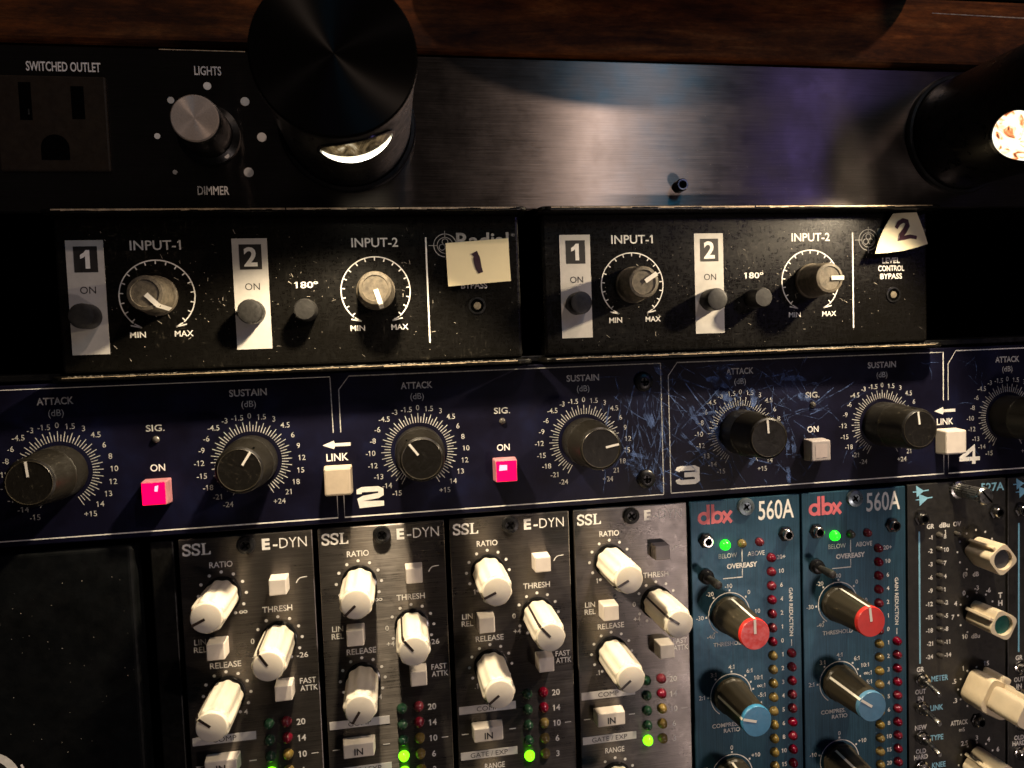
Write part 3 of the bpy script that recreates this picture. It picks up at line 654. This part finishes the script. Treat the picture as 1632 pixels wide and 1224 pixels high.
# tape residue and scratches round channel three
rnd = random.Random(5); mb = MB(); lay = 0
def scr(pts, wd):
    global lay
    lay = (lay+1) % 9; mb.stroke([B(*p) for p in pts], wd, 0.08+0.003*lay, lambda q_: 0.35+0.65*math.sin(math.pi*min(1, max(0, q_*0.9+0.05))))
def wander(x, z, ang, l, wd, n=9, curl=0.12):
    pts = []; a_ = ang
    for i in range(n):
        if -94 < x < 300 and 2.6 < z < 43.6: pts.append((x, z))
        x += l/n*math.cos(a_); z += l/n*math.sin(a_); a_ += rnd.gauss(0, curl)
    if len(pts) > 2: scr(pts, wd)
for i in range(70):
    wander(rnd.gauss(167, 15), rnd.uniform(22, 43), rnd.choice([-1.0, -0.75, -2.3, 0.4, -1.3, 2.6])+rnd.gauss(0, 0.2), rnd.uniform(5, 20), rnd.uniform(0.09, 0.34))
for i in range(50):
    wander(rnd.gauss(137, 6), rnd.uniform(10, 42), -1.55+rnd.gauss(0, 0.22), rnd.uniform(6, 22), rnd.uniform(0.12, 0.5))
for i in range(42):
    wander(rnd.gauss(156, 9), rnd.uniform(4, 22), rnd.choice([-1.0, 0.6, 0.3, 2.2])+rnd.gauss(0, 0.3), rnd.uniform(4, 14), rnd.uniform(0.15, 0.6))
for i in range(34):
    wander(rnd.gauss(188, 12), rnd.uniform(4, 42), rnd.choice([0.75, 0.9, -1.2, 0.4])+rnd.gauss(0, 0.25), rnd.uniform(4, 16), rnd.uniform(0.12, 0.5))
for i in range(26):
    wander(rnd.uniform(225, 262), rnd.uniform(6, 42), rnd.gauss(-0.9, 0.6), rnd.uniform(2, 9), rnd.uniform(0.08, 0.22))
for (p, q_) in (((150, 40), (164, 20)), ((147, 33), (166, 13)), ((160, 42), (176, 24)), ((152, 20), (166, 3)), ((165, 36), (150, 22)), ((172, 12), (186, 8)), ((150, 38.5), (158, 35)), ((147, 8), (162, 17))):
    scr([(p[0]+(q_[0]-p[0])*i/5+rnd.gauss(0, 0.12), p[1]+(q_[1]-p[1])*i/5) for i in range(6)], 0.45)
for i in range(26):
    wander(rnd.gauss(*rnd.choice([(138, 3), (158, 7), (168, 5), (183, 4)])), rnd.uniform(4, 40), rnd.choice([-1.5, -1.0, 0.7, 2.4])+rnd.gauss(0, 0.25), rnd.uniform(4, 10), rnd.uniform(1.0, 2.6), 7, 0.2)
sx = mb.build('scratches', MT['scratch'], tu); sx['kind'] = 'stuff'

# ------------------------------------------------------------------ compressor modules
def flat_knob(n=9, d=0.05):
    def rf(t):
        s_ = 2*math.pi/n; q_ = ((t+s_/2) % s_)-s_/2
        return (1-d)+d*(math.cos(math.pi/n)/math.cos(q_))/1.0 if False else 1-d*0.5*(1+math.cos(n*t))*0.6
    return rf
def screw_part(par, x, z, m, r=2.4):
    s_ = MB().lathe([(r+0.25, 0.05), (r+0.2, 0.6), (r, 1.1), (r*0.62, 1.3), (r*0.55, 0.9), (0.05, 0.8)], n=36).build('screw', m, par, (x, z, 0), smooth=35)
    MB().tick(0, 0, 35, -1.2, 1.2, 0.55, 0.98).tick(0, 0, 125, -1.2, 1.2, 0.55, 0.99).build('cross_slot', MT['void'], s_)
def led_mesh(r=1.5): return MB().lathe([(r*1.08, 0.03), (r*1.05, 0.35), (r*0.98, 0.8), (r*0.82, 1.35), (r*0.55, 1.75), (r*0.25, 1.93), (0.03, 1.97)], n=24)
def ssl_module(label):
    r = thing('compressor_module', label, 'compressor module', 0, 0, 0, 'cream knobbed compressor modules in a row')
    MB().box(0.75, 37.35, -132, -0.9, -2.5, 0).build('faceplate', MT['ssl_plate'], r, bevel=0.25)
    ink = MB()
    # serif maker's letters
    def letter_s(x, z, w_, h_):
        ink.stroke([(x+0.93*w_, z+0.74*h_), (x+0.82*w_, z+0.9*h_), (x+0.5*w_, z+0.955*h_), (x+0.2*w_, z+0.87*h_), (x+0.13*w_, z+0.70*h_), (x+0.28*w_, z+0.57*h_), (x+0.7*w_, z+0.44*h_), (x+0.87*w_, z+0.28*h_), (x+0.76*w_, z+0.11*h_), (x+0.48*w_, z+0.045*h_), (x+0.2*w_, z+0.10*h_), (x+0.07*w_, z+0.27*h_)], 0.58, 0.06)
        ink.rect(x+0.86*w_, x+0.97*w_, z+0.66*h_, z+0.97*h_, 0.061); ink.rect(x+0.03*w_, x+0.14*w_, z+0.03*h_, z+0.34*h_, 0.061)
    letter_s(1.75, -5.6, 2.35, 3.3); letter_s(4.25, -5.6, 2.35, 3.3)
    ink.rect(7.15, 7.85, -5.55, -2.35, 0.06); ink.rect(6.8, 8.2, -2.55, -2.3, 0.061); ink.rect(6.8, 9.3, -5.6, -5.3, 0.061); ink.poly([(8.6, -5.58), (9.35, -5.58), (9.35, -4.6), (9.1, -4.6)], 0.062)
    ink.text('E', 23.3, -3.95, 2.9, 2.2, 0.045, 'l'); ink.text('-', 26.3, -3.95, 2.9, 1.3, 0.02, 'l'); ink.text('DYN', 28.1, -3.95, 2.95, 7.6, -0.006, 'l')
    ink.text('RATIO', 11.9, -8.75, 1.65, 6.3, 0.012); ink.text('THRESH', 26.6, -22.95, 1.65, 8.3, 0.012); ink.text('RELEASE', 11.6, -37.85, 1.65, 8.5, 0.012); ink.text('RANGE', 11.7, -77.6, 1.65, 6.2, 0.012)
    KN = ((11.85, -17.4), (26.6, -31.8), (11.6, -46.4), (11.7, -86.7))
    for j, (cx, cz) in enumerate(KN):
        for i in range(11):
            if j == 1 and i == 2: continue
            t = math.radians(240-30*i); ink.disc(cx+6.5*math.cos(t), cz+6.5*math.sin(t), 0.46, 0.06, 14)
    ink.text('1', 7.5, -23.3, 1.5, None, 0.01); ink.text('∞', 17.2, -22.9, 1.5, 2.3, 0.01)
    ink.text('0', 19.3, -31.8, 1.5, None, 0.01); ink.text('+4', 20.1, -36.6, 1.5, None, 0.01); ink.text('-26', 32.9, -37.2, 1.5, 3.2, 0.01)
    ink.text('.1', 7.0, -52.3, 1.5, None, 0.01); ink.text('4', 16.4, -52.2, 1.5, None, 0.01)
    ink.text('LIN', 6.7, -30.6, 1.6, 3.2, 0.01, 'r'); ink.text('REL', 6.8, -32.8, 1.6, 3.5, 0.01, 'r')
    ink.text('FAST', 34.1, -44.9, 1.6, 4.6, 0.01); ink.text('ATTK', 34.3, -47.1, 1.6, 4.9, 0.01)
    ink.stroke([(32.2, -15.9), (32.7, -15.0), (33.3, -14.5), (34.0, -14.35), (35.3, -14.25)], 0.25, 0.06)
    for i, s_ in enumerate(('20', '14', '10', '6', '3')): ink.text(s_, 31.5, -56.95-4.85*i, 1.75, None, 0.02)
    ink.rect(34.0, 36.0, -66.95, -66.7, 0.06); ink.rect(2.0, 4.1, -66.95, -66.65, 0.06); ink.rect(16.6, 18.6, -66.95, -66.65, 0.06)
    ink.build('lettering', MT['ink'], r)
    for z, s_, wd in ((-59.4, 'COMP', 6.6), (-73.65, 'GATE / EXP', 11.4)):
        tp = MB().box(1.45, 18.85, z-1.2, z+1.2, 0, 0.1).build('label_strip', MT['tape'], r); MB().text(s_, 10.1, z, 1.45, wd, -0.004, h=0.14).build('lettering', MT['ink_dark'], tp)
    screw_part(r, 19.0, -3.7, MT['screw_black'])
    rf = flat_knob(9, 0.13)
    for cx, cz in KN:
        k = MB().lathe([(4.55, 1.2), (4.75, 1.5), (4.85, 9.0), (4.75, 16.6), (4.55, 17.5), (4.2, 17.85), (4.12, 17.7, 0), (4.08, 18.5, 0), (3.85, 18.92, 0), (3.5, 19.05, 0), (0.05, 19.05, 0)], n=72, rf=rf).build('rotary_knob', MT['cream'], r, (cx, cz, 0), smooth=32)
        MB().lathe([(5.2, 0.05), (5.1, 1.0), (4.3, 1.3)], n=40).build('collar', MT['gloss_black'], k, smooth=40)
        p = MB().tick(0, 0, 0, 0.3, 4.0, 0.72, 19.12); p.strip(0, (4.12, 18.9), (4.78, 17.2), 0.7, 0.12); p.strip(0, (4.78, 17.2), (4.82, 2.0), 0.62, 0.10)
        p.build('pointer', MT['pointer_b'], k)
    for x, z, hw, hz in ((27.8, -15.2, 2.55, 2.45), (10.3, -31.9, 2.6, 2.55), (27.85, -45.75, 2.55, 2.4), (9.7, -65.5, 4.7, 2.25)):
        k = square_button(x, z, hw, hz, 5.2 if hw < 3 else 4.2, MT['button_white'], 'push_button', r, 0.3)
        if hw > 3: MB().text('IN', x, z-0.3, 1.9, 2.5, 0.02, h=4.27).build('lettering', MT['ink_dark'], k)
    for i in range(5):
        led_mesh(1.45).build('led', MT['led_green'], r, (22.55, -56.45-4.85*i, 0), smooth=60)
        led_mesh(1.45).build('led', MT['led_red' if i < 2 else 'led_amber'], r, (27.5, -56.4-4.85*i, 0), smooth=60)
    return r
lit_led = led_mesh(1.5).build('led', MT['led_on'], None, smooth=60); lit_data = lit_led.data; bpy.data.objects.remove(lit_led)
def dress(r, angs, lit, pressed=None):
    kn = sorted([q_ for q_ in kids(r) if q_.name.startswith('rotary_knob')], key=lambda q_: (-q_.location.z))
    for q_, a_ in zip(kn, angs): turn(q_, a_)
    for q_ in kids(r):
        if q_.name.startswith('led') and q_.location.x < 0.025:
            row = round((-q_.location.z/S-56.45)/4.85)
            if row in lit: q_.data = lit_data
SL = ['charcoal compressor module nearest the black blank panel at the left',
      'charcoal compressor module with two green meter lights lit and a glare streak',
      'charcoal compressor module directly below the right lit pink button',
      'charcoal compressor module beside the teal modules, brightest metal sheen of the four']
KA = [(205, 122, 140, 200), (222, 128, 237, 200), (203, 131, 217, 200), (207, 145, 219, 200)]
LI = [(3,), (3, 4), (4,), (4,)]
m1 = ssl_module(SL[0]); mods = [m1]
for i in (1, 2, 3): mods.append(copy_tree(m1))
for i, r in enumerate(mods):
    r.location.x = 38.1*i*S; r['label'] = SL[i]; dress(r, KA[i], LI[i])
for q_ in kids(mods[3]):       # the pressed button of the fourth module sits low and is grey
    if q_.name.startswith('push_button') and abs(sum(v.co.z for v in q_.data.vertices)/len(q_.data.vertices)/S+15.2) < 0.5:
        q_.data = q_.data.copy(); q_.data.materials[0] = MT['button_grey']; q_.location.y += 1.6*S

# ------------------------------------------------------------------ teal modules
def nut_jack(par, x, z):
    j = MB().lathe([(2.5, 0.05), (2.5, 0.7), (1.9, 0.9)], n=6).build('jack', MT['screw_black'], par, (x, z, 0))
    MB().lathe([(1.75, 0.6), (1.75, 2.2), (1.55, 2.4), (1.15, 2.4), (1.1, 1.2)], n=28, cap1=False).build('bushing', MT['chrome'], j, smooth=35)
    MB().disc(0, 0, 1.12, 1.4).build('hole', MT['void'], j)
def dbx_module(label):
    r = thing('limiter_module', label, 'limiter module', 0, 0, 0, 'teal limiter modules side by side')
    MB().box(0.35, 37.75, -132, -0.9, -2.5, 0).build('faceplate', MT['dbx_plate'], r, bevel=0.25)
    p = MB(); t = 0.95
    p.arc(4.85, -6.35, 1.0, 2.05, 0, 360, 0.06, 40); p.rect(5.85, 6.9, -8.4, -2.1, 0.061)
    p.rect(7.35, 8.4, -8.4, -2.1, 0.061); p.arc(9.4, -6.35, 1.0, 2.05, 0, 360, 0.06, 40)
    p.stroke([(11.3, -8.3), (14.2, -4.6)], 1.05, 0.06); p.stroke([(11.3, -4.6), (14.2, -8.3)], 1.05, 0.061)
    p.build('brand_mark', MT['ink_pink'], r)
    ink = MB(); ink.text('560A', 23.4, -5.3, 5.9, 12.3, 0.012, 'l')
    ink.text('BELOW', 12.7, -19.0, 1.5, 6.2, 0.0); ink.text('ABOVE', 22.4, -19.0, 1.5, 5.9, 0.0); ink.text('OVEREASY', 17.5, -22.5, 1.5, 10.4, 0.035)
    ink.rect(17.4, 17.7, -21.4, -17.3, 0.06); ink.stroke([(17.55, -23.6), (17.55, -26.3), (10.9, -26.3)], 0.28, 0.06)
    for i, s_ in enumerate(('20+', '10', '6', '4', '2', '1', '0', '1', '2', '3', '4', '5', '6', '8', '10', '15', '20')):
        ink.text(s_, 31.0, -20.85-4.6*i, 1.35, None, 0.01)
    ink.text('GAIN REDUCTION', 34.2, -39.3, 1.25, 16.0, 0.012, 'c', -90); ink.rect(34.05, 34.3, -50.6, -48.4, 0.06)
    def ring(cx, cz, a0, a1, pts):
        ink.arc(cx, cz, 6.85, 7.12, a0, a1, 0.06, 60)
        for a_, s_, dx, dz in pts:
            tt = math.radians(a_); x, z = cx+7.75*math.cos(tt), cz+7.75*math.sin(tt); ink.rect(x-0.3, x+0.3, z-0.3, z+0.3, 0.06)
            if s_: ink.text(s_, x+dx, z+dz, 1.35, None, 0.006)
    ring(12.75, -38.0, -20, 235, [(183, '-30', -2.2, 0), (132, '-20', -1.2, 1.3), (88, '-10', -0.3, 1.4), (42, '0', 1.1, 1.4), (-2, '10', 2.0, 0.4), (228, '-40', -1.2, -1.0)])
    ink.text('THRESHOLD', 12.6, -47.6, 1.3, 10.8, 0.012)
    ring(12.85, -64.6, -15, 235, [(180, '2:1', -2.2, 0.2), (132, '3:1', -0.7, 1.5), (88, '4:1', 0, 1.5), (50, '6:1', 1.5, 1.5), (28, '10:1', 2.6, 1.2), (9, '∞:1', 2.8, 0.8), (-10, '-5:1', 3.0, 0.3), (-30, '-1:1', 2.6, 0)])
    ink.text('COMPRES.', 10.6, -74.2, 1.3, 8.8, 0.012); ink.text('RATIO', 12.9, -76.1, 1.3, 5.6, 0.012)
    ring(12.7, -91.2, -20, 200, [(160, '-10', -2.2, 0.4), (90, '0', 0, 1.5), (38, '+10', 2.2, 1.0)])
    ink.build('lettering', MT['ink'], r)
    screw_part(r, 19.0, -3.6, MT['screw_blue'], 2.6)
    nut_jack(r, 5.3, -13.5); nut_jack(r, 32.6, -13.5)
    for x, m in ((11.8, 'led_on2'), (17.5, 'led_amber'), (23.5, 'led_red')): led_mesh(1.6 if x < 12 else 1.3).build('led', MT[m], r, (x, -15.4, 0), smooth=60)
    for i in range(18): led_mesh(1.38).build('led', MT['led_red' if i < 7 else 'led_amber'], r, (27.45, -20.85-4.6*i, 0), smooth=60)
    for i in range(12): led_mesh(1.38).build('led', MT['led_red'], r, (34.0, -52.85-4.6*i, 0), smooth=60)
    tg = MB().lathe([(2.4, 0.05), (2.4, 1.0), (1.9, 1.2), (1.9, 2.4), (1.3, 2.6)], n=28).build('toggle', MT['screw_black'], r, (5.1, -25.0, 0), smooth=35)
    lv = MB().lathe([(1.0, 2.0), (1.35, 8.2), (1.2, 9.3), (0.7, 9.7)], n=20); lv.build('lever', MT['button_black'], tg, smooth=40)
    rf = flat_knob(12, 0.04)
    for (cx, cz), cap in (((12.75, -38.0), 'red_cap'), ((12.85, -64.6), 'blue_cap'), ((12.7, -91.2), 'grey_cap')):
        k = MB().lathe([(6.1, 0.4), (6.1, 1.6), (5.7, 2.2), (4.75, 15.4), (4.7, 15.6)], n=72, rf=rf).build('rotary_knob', MT['knob_black'], r, (cx, cz, 0), smooth=28)
        MB().lathe([(4.75, 15.6), (4.75, 16.6), (4.55, 16.95), (0.05, 17.0)], n=56).build('knob_cap', MT[cap], k, smooth=35)
        p = MB().tick(0, 0, 0, 0.2, 4.55, 0.8, 17.06); p.strip(0, (4.72, 16.9), (4.75, 15.4), 0.8, 0.12); p.strip(0, (4.78, 15.4), (5.72, 2.4), 0.75, 0.08)
        p.build('pointer', MT['pointer_w'], k)
    return r
DL = ['teal limiter module between the bright grey compressor and its twin', 'teal limiter module beside the black module with light blue arrows']
d1 = dbx_module(DL[0]); d2 = copy_tree(d1)
for r, i, angs in ((d1, 4, (91, 165, 100)), (d2, 5, (96, 146, 120))):
    r.location.x = 38.1*i*S; r['label'] = DL[i-4]
    kn = sorted([q_ for q_ in kids(r) if q_.name.startswith('rotary_knob')], key=lambda q_: -q_.location.z)
    for q_, a_ in zip(kn, angs): turn(q_, a_)
for q_ in kids(d2):            # second module: its middle lamp is clear
    if q_.name.startswith('led') and abs(q_.location.x/S-17.5) < 0.1:
        q_.data = q_.data.copy(); q_.data.materials[0] = MT['led_clear']

# ------------------------------------------------------------------ black modules with light blue marks
def sq(t):                     # rounded square with ribbed corners
    c_, s_ = abs(math.cos(t)), abs(math.sin(t)); return min(1.22, 1/((c_**5+s_**5)**0.2))
def square_knob(par, cx, cz, hh, size, inset, ang):
    k = MB().lathe([(size*0.95, 0.6), (size*0.97, 1.4), (size, hh-0.6), (size*0.97, hh), (size*0.80, hh+0.02, 0), (size*0.76, hh-1.2, 0)], n=64, rf=sq, cap1=False).build('square_knob', MT['ivory'], par, (cx, cz, 0), smooth=40)
    MB().lathe([(size*0.78, hh-1.1), (0.05, hh-1.3)], n=40, cap0=False).build('knob_inset', MT[inset], k, smooth=40)
    p = MB().box(size*0.9, size*1.32, -0.55, 0.55, 0.8, hh-0.2); p.build('pointer_fin', MT['ivory'], k, bevel=0.2)
    turn(k, ang); return k
def bat(par, x, z, dx, dz):
    tg = MB().lathe([(2.3, 0.05), (2.3, 0.8), (1.7, 1.0), (1.7, 2.6), (1.2, 2.8)], n=24).build('toggle', MT['chrome'], par, (x, z, 0), smooth=30)
    n = 14; v = []; prof = [(0.65, 2.4), (0.85, 6.5), (1.0, 8.4), (0.7, 9.0)]
    for r_, h_ in prof:
        for i in range(n):
            t = 2*math.pi*i/n; v.append((dx*(h_-2.4)/6.6+r_*math.cos(t), dz*(h_-2.4)/6.6+r_*math.sin(t), h_))
    MB().add(v, [(j*n+i, j*n+(i+1) % n, (j+1)*n+(i+1) % n, (j+1)*n+i) for j in range(3) for i in range(n)]+[tuple(3*n+i for i in range(n))]).build('lever', MT['steel'], tg, smooth=40)
def api_module(label):
    r = thing('dynamics_module', label, 'dynamics module', 0, 0, 0, 'black modules with light blue arrows')
    MB().box(0.4, 37.7, -132, -0.6, -2.5, 0).build('faceplate', MT['api_plate'], r, bevel=0.25)
    bl = MB()
    bl.poly([(3.6, -1.0), (6.3, -2.75), (8.3, -2.6), (8.3, -3.0), (6.3, -3.1), (3.8, -4.9)], 0.06); bl.rect(2.4, 3.7, -3.25, -2.9, 0.062)
    bl.poly([(4.65, -3.9), (7.9, -5.2), (9.6, -5.1), (9.6, -5.5), (7.9, -5.55), (4.9, -7.9)], 0.064); bl.rect(3.4, 4.8, -5.95, -5.6, 0.066)
    bl.text('527A', 37.0, -3.3, 2.7, 9.0, 0.02, 'r'); bl.rect(4.35, 4.95, -61.6, -16.5, 0.06)
    bl.text('METER', 12.1, -67.4, 1.8, 6.4, 0.02); bl.text('LINK', 10.9, -77.5, 1.8, 4.9, 0.02); bl.text('TYPE', 10.9, -87.9, 1.8, 4.9, 0.02); bl.text('KNEE', 11.6, -97.6, 1.8, 5.2, 0.02)
    bl.build('blue_marks', MT['ink_blue'], r)
    ink = MB()
    ink.text('GR', 8.9, -15.1, 1.5, 2.8, 0.03); ink.text('dBu', 14.1, -15.0, 1.5, 3.9, 0.03); ink.text('OV', 18.9, -15.0, 1.5, 3.0, 0.03); ink.text('1', 14.4, -17.4, 1.3, None, 0.02)
    for i, (l_, q_) in enumerate(zip(('-1', '-2', '-3', '-6', '-9', '-12', '-15', '-18', '-21', '-24'), ('8', '10', '7', '4', '1', '-2', '-5', '-8', '-11', '-14'))):
        z = -18.9-4.53*i; ink.text(l_, 9.6, z, 1.4, None, 0.025, 'r'); ink.text(q_, 13.8, z, 1.4, None, 0.025, 'l')
    for cx, cz, labs in ((26.1, -24.7, {}), (26.3, -46.4, {0: '', 240: '10', 207: '', 183: '7', 152: '4', 122: '0', 90: '-3', 60: '-6'}), (26.2, -72.2, {125: '1', 160: '.5', 85: '', 65: '15', 205: '.3'}), (26.3, -98.8, {122: '2.5', 90: '3', 60: '4', 25: '6'})):
        for i in range(11):
            t = math.radians(240-30*i); ink.disc(cx+7.1*math.cos(t), cz+7.1*math.sin(t), 0.36, 0.06, 12)
        for a_, s_ in labs.items():
            if s_: t = math.radians(a_); ink.text(s_, cx+9.1*math.cos(t), cz+8.8*math.sin(t), 1.55, None, 0.02)
    ink.text('(0', 21.9, -32.5, 1.5, None, 0.02); ink.text('dB', 26.0, -32.8, 1.5, None, 0.02); ink.text('dBu', 25.9, -54.2, 1.5, None, 0.02)
    ink.text('T', 35.5, -41.0, 1.8, None, 0.03); ink.text('H', 35.5, -43.7, 1.8, None, 0.03)
    for z, s_, wd in ((-63.6, 'GR', 2.8), (-71.3, 'OUT', 4.0), (-73.7, 'IN', 2.1), (-83.7, 'NEW', 4.4), (-92.0, 'OLD', 3.8), (-94.0, 'HARD', 5.2)): ink.text(s_, 4.8, z, 1.55, wd, 0.025)
    ink.text('ATTACK', 19.5, -83.8, 1.6, 6.6, 0.02); ink.text('mS', 20.5, -86.4, 1.3, None, 0.01)
    ink.build('lettering', MT['ink'], r)
    for i in range(10): led_mesh(1.1).build('led', MT['led_clear'], r, (12.0, -18.3-4.56*i, 0), smooth=60)
    led_mesh(1.0).build('led', MT['led_clear'], r, (18.6, -18.2, 0), smooth=60)
    th = MB().lathe([(3.0, 0.05), (3.0, 1.0), (2.2, 1.2), (2.25, 10.4)], n=36, rf=lambda t: 1+0.04*math.cos(18*t)).build('thumb_screw', MT['steel'], r, (19.05, -3.3, 0), smooth=20)
    MB().lathe([(2.25, 10.4), (2.85, 10.7), (2.85, 11.6), (2.4, 12.2), (0.05, 12.4)], n=36).build('screw_head', MT['steel'], th, smooth=35); MB().tick(0, 0, -48, -2.7, 2.7, 0.6, 12.5).build('slot', MT['void'], th)
    nut_jack(r, 5.1, -11.9); nut_jack(r, 33.5, -11.9); nut_jack(r, 26.3, -83.8)
    square_knob(r, 26.1, -24.7, 11.2, 4.2, 'grey_cap', 128); square_knob(r, 26.3, -46.4, 11.2, 4.2, 'green_cap', 152)
    # dual concentric knob
    k = MB().lathe([(5.6, 0.6), (5.9, 1.4), (6.0, 9.0), (5.7, 9.6)], n=64, rf=sq).build('dual_knob', MT['ivory'], r, (26.2, -72.2, 0), smooth=40)
    MB().box(4.2, 7.9, -1.9, 1.9, 0.9, 9.4).build('lower_fin', MT['ivory'], k, bevel=0.8, seg=3)
    MB().lathe([(4.1, 9.7), (4.2, 10.4), (4.2, 20.5), (3.9, 21.4), (0.05, 21.5)], n=64, rf=sq).build('upper_knob', MT['ivory'], k, smooth=40)
    MB().box(3.0, 5.6, -1.3, 1.3, 10.2, 21.0).build('upper_fin', MT['ivory'], k, bevel=0.4); turn(k, 62)
    square_knob(r, 26.3, -98.8, 13, 5.2, 'grey_cap', 140)
    for z in (-67.0, -76.7, -87.0, -97.5): bat(r, 4.9, z, -0.3, -1.2)
    return r
AL = ['black dynamics module with ivory square knobs beside the teal limiter', 'black dynamics module cut off by the right edge of the photo']
a1 = api_module(AL[0]); a2 = copy_tree(a1)
a1.location.x = 38.1*6*S; a2.location.x = 38.1*7*S; a2['label'] = AL[1]

# ------------------------------------------------------------------ blank black panel at the left with its round badge
bp = thing('blank_panel', 'plain speckled black panel left of the modules with white badge', 'panel', -140, -140)
MB().box(0, 128.6, 0, 138.6, -8, -0.5).build('face', MT['blank'], bp, bevel=1.4, seg=4)
fl = MB(); rnd = random.Random(12)
for i in range(60):
    fx, fz = rnd.uniform(86, 127), rnd.uniform(70, 136); fl.disc(fx, fz, rnd.uniform(0.05, 0.14), -0.44, 7)
fo_ = fl.build('dust', MT['dust'], bp); fo_['kind'] = 'stuff'
e_ = MB(); cx, cz = 140-52.3, 140-64.2
e_.disc(cx, cz, 8.5, -0.42, 48).build('badge', MT['ink'], bp)
e2 = MB(); e2.arc(cx, cz, 3.5, 6.3, 8, 62, -0.38, 20); e2.arc(cx, cz, 3.5, 6.3, 110, 170, -0.38, 20); e2.build('badge_figure', MT['ink_dark'], bp)
MB().arc(cx, cz, 9.4, 10.0, -40, 24, -0.42, 24).build('badge_ring', MT['ink'], bp)
tag(MB().box(-7.2, -0.9, -140, -1.2, -10, -1.5).build('rack_rail', MT['black'], bevel=0.4), 'narrow black upright rail between blank panel and first compressor module', 'rail')
